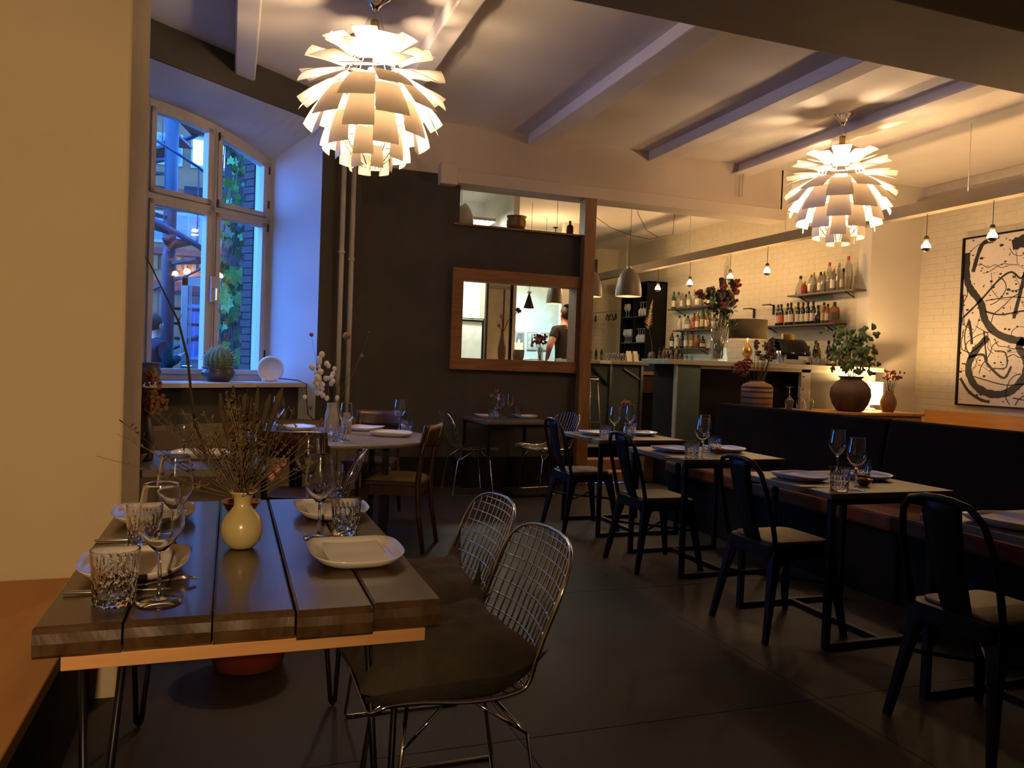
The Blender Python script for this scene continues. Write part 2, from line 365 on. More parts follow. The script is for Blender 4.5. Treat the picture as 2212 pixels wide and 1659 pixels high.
# window frame and sashes
wn = thing('window_1', None, None, ORI, WA); S(wn)
yf0, yf1 = .60, .67
def frame_bar(x0, x1, z0, z1, nm='window_frame', y0=yf0, y1=yf1, par=None): return MB().box(x0, x1, y0, y1, z0, z1).build(nm, 'frame_white', par or wn, bevel=.006)
frame_bar(GL, GR, 1.03, 1.085); frame_bar(GL, GL+.05, 1.04, 3.1)
frame_bar(GR-.045, GR+.02, 1.04, 3.12)
for mx in (-1.89, -1.24): frame_bar(mx-.03, mx+.03, 1.04, arch(mx)+.0)
frame_bar(GL, GR, 2.52, 2.575)
tf = MB()
for k in range(24):
    s0, s1 = GL+(GR-GL)*k/24, GL+(GR-GL)*(k+1)/24
    tf.add([(s0, yf0, arch(s0)-.05), (s1, yf0, arch(s1)-.05), (s1, yf1, arch(s1)-.05), (s0, yf1, arch(s0)-.05), (s0, yf0, arch(s0)+.03), (s1, yf0, arch(s1)+.03), (s1, yf1, arch(s1)+.03), (s0, yf1, arch(s0)+.03)], [(3, 2, 1, 0), (4, 5, 6, 7), (0, 1, 5, 4), (2, 3, 7, 6)])
tf.build('window_frame', 'frame_white', wn)
def sash(x0, x1, z0, z1fn):
    """one casement: four rails and its pane; the head follows the arch where there is one"""
    fw = .045; m = MB().box(x0, x0+fw, yf0-.02, yf1-.02, z0, z1fn(x0+fw)).box(x1-fw, x1, yf0-.02, yf1-.02, z0, z1fn(x1-fw)).box(x0, x1, yf0-.02, yf1-.02, z0, z0+fw)
    for k in range(8):
        a, b = x0+(x1-x0)*k/8, x0+(x1-x0)*(k+1)/8
        m.add([(a, yf0-.02, z1fn(a)-fw), (b, yf0-.02, z1fn(b)-fw), (b, yf1-.02, z1fn(b)-fw), (a, yf1-.02, z1fn(a)-fw), (a, yf0-.02, z1fn(a)), (b, yf0-.02, z1fn(b)), (b, yf1-.02, z1fn(b)), (a, yf1-.02, z1fn(a))], [(3, 2, 1, 0), (4, 5, 6, 7), (0, 1, 5, 4), (2, 3, 7, 6), (0, 4, 7, 3), (1, 2, 6, 5)])
    o = m.build('sash', 'frame_white', wn, bevel=.004)
    p = MB()
    p.grid(lambda u, v: (x0+.03+(x1-x0-.06)*u, yf0+.012, z0+.03+(z1fn(x0+(x1-x0)*u)-z0-.06)*v), 8, 1)
    p.build('pane', 'pane', o)
    return o
for x0, x1 in ((-2.80, -1.92), (-1.86, -1.27), (-1.21, -.655)):
    sash(x0, x1, 1.085, lambda s: 2.52)
    sash(x0, x1, 2.575, lambda s: arch(s)-.04)
MB().box(-1.275, -1.225, yf0-.05, yf0-.02, 1.72, 1.95).build('lock_case', 'frame_white', wn, bevel=.008)
MB().tube([(-1.25, yf0-.05, 1.84), (-1.25, yf0-.09, 1.84), (-1.25, yf0-.09, 1.74)], .009, 8).build('window_handle', 'steel', wn)
MB().cyl((-1.24, yf0-.03, 1.1), (-1.24, yf0-.03, 3.2), .006, n=6).build('window_bolt', 'frame_white', wn)
for z in (1.25, 2.44, 2.66, 2.98): MB().cyl((-.645, yf0-.03, z), (-.645, yf0-.03, z+.07), .008, n=8).build('hinge', 'iron_dark', wn)
for z in (2.56, 3.15): MB().cyl((-1.22, yf0-.04, z), (-1.22, yf0-.04, z+.07), .008, n=8).build('hinge', 'iron_dark', wn)
# heating pipes beside the window
for k, (x, nm) in enumerate(((-.30, 'left'), (-.165, 'right'))):
    p = thing('heating_pipe', 'thin white heating pipe on the dark wall, %s of the pair' % nm, 'pipe', wl(x, -.05, 0), WA, 'pair of heating pipes')
    MB().cyl((0, 0, 0), (0, 0, H), .024, n=12).build('pipe', 'frame_white', p, smooth=True)
    MB().lathe([(.026, 0), (.034, .002), (.034, .02), (.026, .022)], 12, (0, 0, 2.26-.05*k)).build('clamp', 'frame_white', p)
# ================================================================== LAMPS
ROWS = [(.32, .86, -20, .20, .11, .17), (.39, .805, -13, .23, .12, .19), (.445, .735, -5, .25, .13, .205), (.478, .655, 5, .27, .14, .22), (.49, .57, 18, .28, .15, .225), (.487, .48, 32, .29, .16, .23), (.472, .39, 46, .28, .165, .23), (.44, .305, 58, .27, .165, .225), (.388, .225, 69, .25, .155, .205), (.315, .15, 78, .22, .135, .175), (.23, .088, 84, .18, .11, .135), (.14, .03, 88, .14, .07, .09)]
def make_artichoke(label, loc, group, rz):
    """layered-leaf pendant: 12 rows of 6 bent metal leaves round a bright core; origin at its lowest point"""
    t = thing('leaf_pendant_lamp', label, 'pendant lamp', loc, rz, group)
    top = H-loc[2]
    for i, (rt, zt, ang, ln, wi, wt) in enumerate(ROWS):
        a = R(ang); key = 'leaf_row_%d' % i
        if key not in LEAF:
            m = MB(); V = []; ns = 6; th = .0022
            for side in (0, 1):
                for k in range(ns+1):
                    f = k/ns; d = ln*(1-f); bend = .012*math.sin(math.pi*f)+(.012*f*f if i < 4 else 0)
                    r_ = rt-d*math.cos(a)+bend*math.sin(a)*.8; z_ = zt+d*math.sin(a)+bend*math.cos(a)*.8-side*th
                    wd = (wi+(wt-wi)*min(1, f*1.15))/2
                    for q in (-1, -.35, .35, 1):
                        V.append((r_-.006*q*q, wd*q, z_))
            nf = ns+1; F = []
            for side in (0, 1):
                o = side*nf*4
                for k in range(ns):
                    for q in range(3): F.append((o+k*4+q, o+k*4+q+1, o+(k+1)*4+q+1, o+(k+1)*4+q))
            o = nf*4
            rim = []
            for k in range(ns): rim += [(k*4, (k+1)*4, o+(k+1)*4, o+k*4), (k*4+3, o+k*4+3, o+(k+1)*4+3, (k+1)*4+3)]
            for q in range(3): rim += [(q, o+q, o+q+1, q+1), (ns*4+q, ns*4+q+1, o+ns*4+q+1, o+ns*4+q)]
            for fc in rim: b0 = len(V); V += [V[i_] for i_ in fc]; F.append((b0, b0+1, b0+2, b0+3))
            LEAF[key] = m.add(V, F).mesh('leaf', 'leaf_cream', True)
        for k in range(6): link('leaf', LEAF[key], t, (0, 0, 0), R(60*k+30*(i % 2)))
    ribs = MB()
    for k in range(12):
        b = R(30*k+15); pts = [((.06+.20*math.sin(math.pi*f)**.8)*math.cos(b), (.06+.20*math.sin(math.pi*f)**.8)*math.sin(b), .06+.84*f) for f in [q/14 for q in range(15)]]
        ribs.tube(pts, .004, 5)
    for f in (.2, .4, .6, .8): ribs.tube(arc((0, 0, .06+.84*f), .06+.20*math.sin(math.pi*f)**.8, 0, 2*math.pi*23/24, 23, 'xy'), .004, 5, closed=True)
    ribs.build('frame', 'chrome', t, smooth=True)
    MB().lathe([(.001, .50), (.035, .51), (.045, .54), (.05, .66), (.035, .71), (.001, .72)], 16, cap0=False).build('bulb', 'lamp_bulb', t, smooth=True)
    MB().lathe([(.001, .955), (.06, .95), (.13, .915), (.19, .885), (.19, .875), (.125, .905), (.05, .93), (.001, .935)], 28, cap0=False).build('cap', 'chrome', t, smooth=True)
    MB().lathe([(.031, .945), (.031, 1.02), (.026, 1.03)], 6, cap1=True).build('stem', 'brass', t)
    MB().lathe([(.018, top-.10), (.024, top-.075), (.05, top-.04), (.095, top-.012), (.105, top-.001)], 24).build('ceiling_cup', 'chrome', t, smooth=True)
    MB().cyl((0, 0, 1.02), (0, 0, top-.09), .003, n=6).build('suspension_wire', 'steel', t)
    for k in range(3):
        b = R(120*k+20); MB().tube([(.12*math.cos(b), .12*math.sin(b), .915), (.02*math.cos(b), .02*math.sin(b), top-.08)], .0015, 5).build('suspension_wire', 'steel', t)
    return t
LEAF = {}
make_artichoke('large leaf-layered pendant lamp over the round table', (.852, 5.36, 2.505), 'leaf pendant lamps', R(8))
make_artichoke('smaller-looking leaf-layered pendant lamp above the dark bench', (5.301, 5.936, 2.47), 'leaf pendant lamps', R(-12))
# third room lamp, behind the photographer: a plain bulb pendant
def bulb_pendant(label, loc, top, group, es='edison', r=.043, name='bulb_pendant', cap=True):
    t = thing(name, label, 'pendant bulb', loc, 0, group)
    MB().lathe([(.001, -r), (r*.5, -r*.88), (r*.9, -r*.45), (r, 0), (r*.88, r*.5), (r*.52, r*1.05), (r*.36, r*1.35)], 14, cap0=False, cap1=True).build('bulb', es, t, smooth=True)
    if cap: MB().lathe([(.001, -r*1.04), (r*.55, -r*.93), (r*.93, -r*.52), (r*1.02, -r*.2)], 14, cap0=False).build('mirror_cap', 'steel', t, smooth=True)
    MB().lathe([(.022, r*1.3), (.024, r*1.3+.045), (.012, r*1.3+.06)], 10, cap1=True).build('socket', 'cord', t, smooth=True)
    MB().cyl((0, 0, r*1.3+.055), (0, 0, top-loc[2]), .0035, n=6).build('cord', 'cord', t)
    return t
def spot_lamp(label, loc, aim, power, angle):
    t = thing('floor_lamp', label, 'floor lamp', (loc[0], loc[1], 0)); d = (Vector(aim)-Vector(loc)).normalized(); q = d.to_track_quat('-Z', 'Y'); zz = loc[2]
    m = MB().lathe([(.035, .10), (.055, .09), (.075, -.03), (.072, -.03), (.05, .08), (.001, .085)], 20, cap0=False, cap1=False); m.move(Matrix.Translation((0, 0, zz)) @ q.to_matrix().to_4x4()); m.build('lamp_head', 'black_metal', t, smooth=True)
    MB().cyl((0, -.12, .02), (0, -.12, zz), .012, n=10).build('lamp_pole', 'black_metal', t); MB().cyl((0, -.12, zz), (0, -.08, zz), .010, n=8).build('lamp_joint', 'black_metal', t); MB().lathe([(.15, 0), (.15, .015), (.02, .03)], 28, (0, -.12, 0), cap1=True).build('lamp_base', 'black_metal', t)
    ld = bpy.data.lights.new('spot_bulb', 'SPOT'); ld.energy = power; ld.color = (1., .66, .33); ld.spot_size = R(angle); ld.spot_blend = .9; ld.shadow_soft_size = .04
    lo = bpy.data.objects.new('spot_bulb', ld); C.objects.link(lo); lo.parent = t; lo.location = (0, 0, zz); lo.rotation_mode = 'QUATERNION'; lo.rotation_quaternion = q
spot_lamp('black reading floor lamp behind the photographer, aimed at the pillar', (-.35, -1.3, 1.75), (-.62, 3.1, 1.35), 290., 62)
# lamp rail with bulbs along the bar and painting walls
tag(MB().box(6.44, 6.56, 1.0, 14.4, 2.92, 3.04).build('lamp_rail', 'rail_grey'), 'long painted rail carrying the bare bulbs', 'rail')
rw = bpy.data.objects['lamp_rail']
for yy in (3.2, 5.6, 8.2, 10.4, 12.4): MB().cyl((6.5, yy, 3.04), (6.5, yy, H), .004, n=6).build('hanger_rod', 'steel', rw)
for k, (yy, nm) in enumerate(((11.295, 'first bare bulb from the black cabinet'), (10.348, 'second bare bulb from the black cabinet'), (9.328, 'bare bulb in front of the bar bouquet'), (8.525, 'bare bulb between bouquet and pendant lamp'), (6.051, 'bare bulb on cord in front of the white pier'), (5.325, 'bare bulb hanging before the black and white painting'), (4.2, 'bare bulb nearest the photographer on the rail'))):
    bulb_pendant(nm+', hanging from the lamp rail' if len(nm.split()) < 9 else nm, (6.5, yy, 2.585), 2.93, 'bare bulbs on the lamp rail')
bulb_pendant('added unseen bulb brightening the far bar-room wall, hidden behind the hatch wall', (4.8, 12.0, 3.2), H, None, 'edison', .05, cap=False)  # unseen lamp added to brighten the far wall and the bar-room ceiling
# aluminium bell pendants
def bell_pendant(label, loc, top, h=.335, r=.16, mat='alu_shade', cone=False, glow=None, cat='pendant lamp'):
    t = thing('bell_pendant' if not cone else 'cone_pendant', label, cat, loc)
    pr_ = [(r, 0), (r*.97, h*.25), (r*.86, h*.55), (r*.66, h*.8), (r*.38, h*.96), (r*.2, h)] if not cone else [(r, 0), (r*.55, h*.5), (r*.12, h)]
    MB().lathe(pr_+[(.001, h)]+[(a-.004, b-.003) for a, b in reversed(pr_)], 24, cap0=False).build('shade', mat, t, smooth=True)
    MB().lathe([(.03, h-.005), (.032, h+.02), (.012, h+.035)], 12, cap1=True).build('shade_cap', 'steel', t, smooth=True)
    MB().cyl((0, 0, h+.03), (0, 0, top-loc[2]), .003, n=6).build('cord', 'cord', t)
    MB().ball((0, 0, h*.28), .035, 12, 8).build('bulb', glow or 'edison_soft', t, smooth=True)
    return t
M('edison_soft', (1, .85, .6), .3, emit=(1., .64, .32), es=260.)
M('cool_bulb', (1, 1, 1), .3, emit=(.85, 1., .95), es=60.)
bell_pendant('grey aluminium bell pendant hanging in front of the black cabinet', (4.545, 8.6, 2.155), H)
bell_pendant('grey bell pendant seen through the serving hatch', (3.985, 9.6, 2.095), H, .30, .105)
bell_pendant('grey bell pendant half hidden behind the wooden post', (4.22, 9.0, 2.16), H, .32, .15)
bell_pendant('small dark cone pendant inside the kitchen room', (4.16, 11., 2.125), H, .22, .08, 'black_metal', True, 'cool_bulb')
# ================================================================== FURNITURE
# ---- near plank table
t = thing('plank_table', 'heavy dark plank table with hairpin legs nearest the photographer', 'table', (.06, 2.37, 0))
xs = [-.405, -.247, -.082, .083, .247, .404]
rnd = random.Random(5)
for k in range(5):
    a, b = xs[k]+.002, xs[k+1]-.002; m = MB(); y0, y1 = -.67+rnd.uniform(-.012, .006), .68; z1 = .73-rnd.uniform(0, .002)
    # plank with worn, uneven ends: a grid box
    nx, ny = 13, 24
    def top(u, v): return (a+(b-a)*u+(.004*math.sin(v*9+k) if (k == 4 and u == 1) else 0), y0+(y1-y0)*v+(0 if v in (0, 1) else 0), z1-(.005 if (v in (0, 1) or u in (0, 1)) else 0))
    us = [0, .03]+[i_/11 for i_ in range(1, 11)]+[.97, 1]; vv = [0, .004]+[j/(ny-2) for j in range(1, ny-2)]+[.996, 1]
    V = [top(us[i], vv[j]) for j in range(ny+1) for i in range(nx+1)]
    F = [(j*(nx+1)+i, j*(nx+1)+i+1, (j+1)*(nx+1)+i+1, (j+1)*(nx+1)+i) for j in range(ny) for i in range(nx)]
    ring = [i for i in range(nx+1)]+[j*(nx+1)+nx for j in range(1, ny+1)]+[ny*(nx+1)+i for i in range(nx-1, -1, -1)]+[j*(nx+1) for j in range(ny-1, 0, -1)]
    o1 = len(V); L_ = []
    for q, zz in enumerate((.714, .695, .672, .665)):
        for i in ring:
            x, y, z = V[i]; e = (.0, .003, .0, -.006)[q]
            cx, cyy = (a+b)/2, 0
            fx = 0 if nx else 0
            yy = y+(e if y > 1e-6 and abs(y-y1) < .03 else -e if abs(y-y0) < .03 else 0)+(.0005*math.sin(x*61+k*2+q*1.7) if (abs(y-y0) < .01 or abs(y-y1) < .01) else 0)
            V.append((x, yy, zz))
    nr = len(ring)
    prev = ring
    for q in range(4):
        cur = list(range(o1+q*nr, o1+(q+1)*nr))
        F += [(prev[i], cur[i], cur[(i+1) % nr], prev[(i+1) % nr]) for i in range(nr)]; prev = cur
    F.append(tuple(reversed(prev)))
    m.add(V, F).build('plank', 'plank', t)
MB().box(-.355, .366, -.664, -.62, .637, .666).build('batten', 'batten', t, bevel=.002)
MB().box(-.355, .366, .55, .595, .628, .666).build('batten', 'batten', t, bevel=.002)
for sx, sy in ((-1, -1), (1, -1), (-1, 1), (1, 1)):
    x, y = .0+sx*.30, sy*.50
    MB().tube([(x-sx*.045, y+sy*.03, .66), (x+sx*.012, y+sy*.0, .02), (x+sx*.02, y, .0075), (x+sx*.028, y, .02), (x+sx*.05, y-sy*.05, .66)], .0085, 8).build('hairpin_leg', 'black_metal', t, smooth=True)
# ---- bench on the left
b = thing('wall_bench', 'orange wooden bench along the cream wall at left', 'bench', (-.85, 1.0, 0))
MB().box(-.45, .445, -2.4, 2.14, .41, .45).build('seat', 'bench_wood', b, bevel=.004)
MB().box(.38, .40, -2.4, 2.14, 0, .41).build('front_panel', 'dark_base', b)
pot = MB().lathe([(.10, .0), (.135, .01), (.165, .14), (.19, .26), (.20, .27), (.185, .275), (.16, .15), (.12, .03)], 28)
tag(pot.build('plant_pot', 'red_pot', loc=(.10, 3.35, 0), smooth=True), 'dark red planter on the floor under the plank table', 'pot')
# ---- wire chairs
def make_wire_chair(label, loc, rz, group, fine=True):
    t = thing('wire_chair', label, 'chair', loc, rz, group)
    prof = [(.235, .412), (.20, .432), (.12, .432), (.0, .420), (-.10, .425), (-.165, .455), (-.205, .52), (-.24, .61), (-.272, .69), (-.298, .765), (-.307, .803)]
    n = len(prof)-1
    def pv(v):
        x = v*n; i = min(n-1, int(x)); f = x-i; p0 = prof[max(0, i-1)]; p1 = prof[i]; p2 = prof[i+1]; p3 = prof[min(n, i+2)]
        return [.5*((2*p1[k])+(-p0[k]+p2[k])*f+(2*p0[k]-5*p1[k]+4*p2[k]-p3[k])*f*f+(-p0[k]+3*p1[k]-3*p2[k]+p3[k])*f**3) for k in (0, 1)]
    def wd(v):
        base = .24-.01*math.sin(v*3.1)
        e = 1.
        if v > .74: e = math.sqrt(max(0, 1-((v-.74)/.262)**2.6))
        if v < .09: e = .80+.2*math.sqrt(max(0, 1-((.09-v)/.09)**2))
        return base*e
    def P(q, v):   # q in metres from centre line
        y, z = pv(v); k = (q/.24)**2
        tz = min(1, max(0, (v-.42)/.2)); return (q, y+.045*k*tz, z+.03*k*(1-tz)-.0)
    vs_ = [i/60 for i in range(61)]
    rim = [P(-wd(v), v) for v in vs_]+[P(wd(v), v) for v in reversed(vs_)]
    MB().tube(rim, .0055, 8, closed=True).build('rim', 'chrome', t, smooth=True)
    nl = 14 if fine else 11
    for k in range(1, nl):
        q = -.24+.48*k/nl; pts = [P(q, v) for v in vs_ if wd(v) >= abs(q)-.004]
        MB().tube(pts, .0026, 5).build('wire', 'chrome', t, smooth=True)
    nh = 21 if fine else 16
    for k in range(1, nh):
        v = .05+.93*k/nh; ww_ = wd(v); MB().tube([P(-ww_+2*ww_*i/10, v) for i in range(11)], .0024, 5).build('wire', 'chrome', t, smooth=True)
    for s in (-1, 1):
        MB().tube([(s*.10, .12, .425), (s*.19, .15, .33), (s*.205, .19, .012), (s*.205, .17, .006), (s*.205, -.20, .006), (s*.205, -.22, .012), (s*.19, -.17, .33), (s*.10, -.08, .42)], .0052, 8).build('leg', 'chrome', t, smooth=True)
        MB().tube([(s*.19, .15, .33), (s*.20, .06, .428)], .004, 6).build('strut', 'chrome', t, smooth=True)
        MB().tube([(s*.19, -.17, .33), (s*.20, -.03, .428)], .004, 6).build('strut', 'chrome', t, smooth=True)
        for yy in (.16, -.19): MB().box(s*.205-.01, s*.205+.01, yy-.025, yy+.025, 0, .008).build('foot_glide', 'black_paint', t)
    return t
G = 'chrome wire chairs'
make_wire_chair('chrome wire chair with dark cushion, closest to the photographer', (.56, 2.02, 0), R(90), G)
make_wire_chair('chrome wire chair with dark cushion, behind the closest wire chair', (.60, 2.56, 0), R(90), G)
make_wire_chair('chrome wire chair left of the table under the hatch', (2.22, 7.36, 0), R(-90), G, False)
make_wire_chair('chrome wire chair right of the table under the hatch', (3.02, 7.36, 0), R(100), G, False)
make_wire_chair('chrome wire chair at the small table below the window', (.38, 4.15, 0), R(80), G, False)
def make_cushion(label, loc, rz):
    m = MB(); n = 18
    def f(sg):
        def g(u, v):
            a, b_ = u*2-1, v*2-1
            pinch = 1-.10*(1-a*a)*0
            x = .24*a*(1-.09*(1-b_*b_)*abs(a)); y = .235*b_*(1-.09*(1-a*a)*abs(b_))
            h_ = .088*(max(0, (1-a**4))*max(0, (1-b_**4)))**.6
            wr_ = .012*math.sin(7*a+5*b_+2*math.sin(3*a))*(1-a*a)*(1-b_*b_)
            return (x, y, .01+sg*h_+(wr_ if sg > 0 else 0)+.05*max(0, -b_-.55)*1.3+(.14 if a > 0 else .03)*(abs(a)**6)*(abs(b_)**6)*(1 if b_ < 0 else 0))
        return g
    m.grid(f(1), n, n); m.grid(f(-1), n, n)
    o = m.build('cushion', 'cushion', loc=loc, rz=rz, smooth=True); return tag(o, label, 'cushion', 'seat cushions')
make_cushion('dark square cushion on the closest wire chair', (.515, 2.02, .485), R(94))
make_cushion('dark square cushion on the second wire chair', (.565, 2.56, .485), R(86))
# ---- metal stacking chairs on the bench side
def make_metal_chair(label, loc, rz, first=[None]):
    g = 'black metal stacking chairs'
    if first[0]: return dup(first[0], loc, rz, label, g)
    t = thing('metal_chair', label, 'chair', loc, rz, g); first[0] = t
    # seat: sheet with rounded corners and skirt
    def rr(w_, d_, r_, n=5):
        out = []
        for cx, cyy, a0 in ((w_-r_, d_-r_, 0), (-w_+r_, d_-r_, 90), (-w_+r_, -d_+r_, 180), (w_-r_, -d_+r_, 270)):
            for i in range(n+1): a = R(a0+90*i/n); out.append((cx+r_*math.cos(a), cyy+r_*math.sin(a)))
        return out
    m = MB(); p1, p2 = rr(.18, .18, .05), rr(.195, .195, .06)
    k = len(p1); m.add([(x, y, .45) for x, y in p1]+[(x, y, .445) for x, y in p2]+[(x, y, .385) for x, y in p2]+[(x*.985, y*.985, .385) for x, y in p2]+[(x*.97, y*.97, .44) for x, y in p2],
          [tuple(range(k))]+[(q*k+i, q*k+(i+1) % k, (q+1)*k+(i+1) % k, (q+1)*k+i) for q in range(4) for i in range(k)]+[tuple(range(5*k-1, 4*k-1, -1))])
    m.build('seat', 'black_paint', t)
    MB().prism(rr(.165, .165, .05), .45, .462).build('seat_pad', 'pad_wood', t, bevel=.003)
    for sx in (-1, 1):
        for sy in (-1, 1):
            # folded channel leg: wide gusset at the skirt, tapering to the foot
            x0, y0 = sx*.165, sy*.165; x1, y1 = sx*.215, sy*(.235 if sy < 0 else .225)
            m = MB(); pr_ = []
            for f, wv in ((0, .085), (.18, .05), (.4, .036), (1, .021)):
                x, y, z = x0+(x1-x0)*f, y0+(y1-y0)*f, .435*(1-f)
                pr_.append([(x, y-sy*wv, z), (x+sx*.012, y-sy*.4*wv, z), (x+sx*.014, y+sy*.012, z), (x-sx*.4*wv, y+sy*.012, z), (x-sx*wv, y, z), (x-sx*.3*wv, y-sy*.3*wv, z)])
            V = [q for r_ in pr_ for q in r_]; F = [(i*6+j, i*6+(j+1) % 6, (i+1)*6+(j+1) % 6, (i+1)*6+j) for i in range(3) for j in range(6)]+[tuple(range(6)), tuple(range(18, 24))]
            m.add(V, F).build('leg', 'black_paint', t)
    hoop = [(-.185, -.17, .43), (-.19, -.20, .56), (-.185, -.235, .70), (-.165, -.258, .79), (-.12, -.272, .838), (-.06, -.278, .852), (0, -.28, .855), (.06, -.278, .852), (.12, -.272, .838), (.165, -.258, .79), (.185, -.235, .70), (.19, -.20, .56), (.185, -.17, .43)]
    MB().tube(hoop, .0125, 8).build('back_hoop', 'black_paint', t, smooth=True)
    MB().grid(lambda u, v: ((u*2-1)*(.062+.022*v), -.172-.105*v-.012*math.sin(math.pi*v)+.01*(u*2-1)**2, .44+.412*v), 4, 8).build('back_splat', 'black_paint', t, solid=.004, smooth=True)
    MB().tube([(-.17, -.17, .25), (.17, .17, .25)], .008, 6).build('cross_brace', 'black_paint', t); MB().tube([(.17, -.17, .25), (-.17, .17, .25)], .008, 6).build('cross_brace', 'black_paint', t)
    return t
for (x, y, lb) in ((2.64, 5.66, 'black metal chair at the bench table nearest the bar, farthest of its row'), (2.62, 4.48, 'black metal chair at the second bench table from the bar'), (2.62, 3.24, 'black metal chair at the third bench table from the bar'), (2.60, 2.06, 'black metal chair at lower right, closest of the metal chairs')):
    make_metal_chair(lb, (x, y, 0), R(-90))
# ---- bench-side tables and the hatch table
def make_steel_table(label, loc, rz=0, first=[None]):
    g = 'square steel-framed tables'
    if first[0]: return dup(first[0], loc, rz, label, g)
    t = thing('square_table', label, 'table', loc, rz, g); first[0] = t
    MB().box(-.37, .37, -.36, .36, .70, .73).build('table_top', 'table_stone', t, bevel=.004)
    for sx in (-1, 1):
        for sy in (-1, 1): MB().box(sx*.335-.014, sx*.335+.014, sy*.325-.014, sy*.325+.014, 0, .70).build('leg', 'iron_dark', t)
    for sy in (-1, 1):
        MB().box(-.335, .335, sy*.325-.014, sy*.325+.014, .0, .028).build('floor_runner', 'iron_dark', t)
        MB().box(-.335, .335, sy*.325-.014, sy*.325+.014, .672, .70).build('top_rail', 'iron_dark', t)
    MB().box(-.014, .014, -.325, .325, .0, .026).build('floor_stretcher', 'iron_dark', t)
    return t
TB = [(2.955, 5.62), (2.955, 4.46), (2.955, 3.22), (2.96, 2.02)]
TN = ['the bar-end bench table', 'the second bench table', 'the third bench table', 'the nearest bench table']
for (x, y), nm in zip(TB, TN): make_steel_table('square stone-topped steel table, '+nm, (x, y, 0))
make_steel_table('square stone-topped steel table standing under the serving hatch', (2.60, 7.34, 0), R(4))
# ---- long dark bench
b = thing('banquette', 'long dark upholstered bench with brown seat behind the tables', 'bench', (3.8, 2.6, 0))
MB().box(-.30, .16, -3.4, 3.25, .40, .50).build('seat', 'seat_brown', b, bevel=.02)
MB().box(-.27, .30, -3.4, 3.23, .0, .40).build('plinth', 'dark_base', b)
for k, (y0, y1) in enumerate(((-3.4, -1.0), (-.99, 1.36), (1.37, 3.25))):
    m = MB(); m.add([(.13, y0, .50), (.30, y0, .50), (.30, y0, 1.0), (.21, y0, 1.0), (.13, y1, .50), (.30, y1, .50), (.30, y1, 1.0), (.21, y1, 1.0)], [(3, 2, 1, 0), (4, 5, 6, 7), (0, 1, 5, 4), (1, 2, 6, 5), (2, 3, 7, 6), (3, 0, 4, 7)])
    m.build('back_cushion', 'bench_fabric', b, bevel=.025)
wbn = thing('wall_bench', 'low orange wooden bench against the painting wall', 'bench', (8.0, 5.2, 0))
MB().box(.1, .19, -3.5, 2.25, 0, .90).build('backrest', 'bench_wood', wbn, bevel=.004); MB().box(-.4, .1, -3.5, 2.25, .41, .45).build('seat', 'bench_wood', wbn); MB().box(-.36, -.33, -3.5, 2.25, 0, .41).build('front_panel', 'bench_wood', wbn)
# ---- round table
t = thing('round_table', 'round stone-topped table under the large pendant lamp', 'table', (.72, 5.56, 0))
MB().lathe([(.61, .70), (.65, .705), (.66, .715), (.66, .725), (.655, .73), (.001, .73)], 56).build('table_top', 'round_stone', t)
for k in range(4): a = R(45+90*k); MB().box(-.02, .02, -.02, .02, 0, .70).build('leg', 'iron_dark', t, loc=(.40*math.cos(a), .40*math.sin(a), 0))
MB().box(-.29, .29, -.015, .015, .66, .70).build('rail', 'iron_dark', t, rz=R(45)); MB().box(-.29, .29, -.015, .015, .66, .70).build('rail', 'iron_dark', t, rz=R(-45))
# ---- small window table
t = thing('window_table', 'small dark table below the window behind the pillar', 'table', (-.38, 4.25, 0))
MB().box(-.55, .55, -.38, .40, .695, .73).build('table_top', 'table_stone', t, bevel=.004)
for sx in (-1, 1):
    for sy in (-1, 1): MB().box(sx*.48-.025, sx*.48+.025, sy*.32-.025, sy*.32+.025, 0, .695).build('leg', 'iron_dark', t)
# ---- wooden chairs
def make_wood_chair(label, loc, rz, first=[None]):
    g = 'dark wooden cafe chairs'
    if first[0]: return dup(first[0], loc, rz, label, g)
    t = thing('wooden_chair', label, 'chair', loc, rz, g); first[0] = t
    MB().prism([(-.17, -.19), (.17, -.19), (.205, .16), (.19, .20), (-.19, .20), (-.205, .16)], .435, .465).build('seat', 'chair_wood', t, bevel=.008)
    MB().prism([(-.15, -.17), (.15, -.17), (.18, .16), (-.18, .16)], .37, .435).build('seat_apron', 'chair_wood', t)
    for s in (-1, 1):
        MB().tube([(s*.175, .165, .44), (s*.18, .175, .2), (s*.185, .185, 0)], [.021, .018, .013], 8).build('front_leg', 'chair_wood', t, smooth=True)
        MB().tube([(s*.185, -.235, 0), (s*.175, -.195, .25), (s*.165, -.18, .45), (s*.17, -.20, .65), (s*.178, -.245, .84)], [.015, .018, .020, .017, .013], 8).build('back_leg', 'chair_wood', t, smooth=True)
    def bk(u, v):
        a = (u*2-1); return (a*.20, -.275+.05*a*a+.03*(1-v), .70+.145*v)
    MB().grid(bk, 10, 3).build('backrest', 'chair_wood', t, solid=.014, smooth=True)
    return t
make_wood_chair('dark red-brown wooden chair with seat pad, right of the round table', (1.10, 5.305, 0), R(62))
make_wood_chair('dark wooden chair with its back to us, left of the round table', (.42, 4.78, 0), R(-22))
make_wood_chair('brown wooden chair on the far side of the round table', (1.10, 6.38, 0), R(155))
pad = MB().grid(lambda u, v: ((u-.5)*.36+.004*math.sin(v*11), (v-.5)*.36+.004*math.sin(u*9), .466+.030*(1-(2*u-1)**6)*(1-(2*v-1)**6)+.004*math.sin(7*u+5*v)), 14, 14)
pad.grid(lambda u, v: ((u-.5)*.36+.004*math.sin(v*11), (v-.5)*.36+.004*math.sin(u*9), .4655), 14, 14)
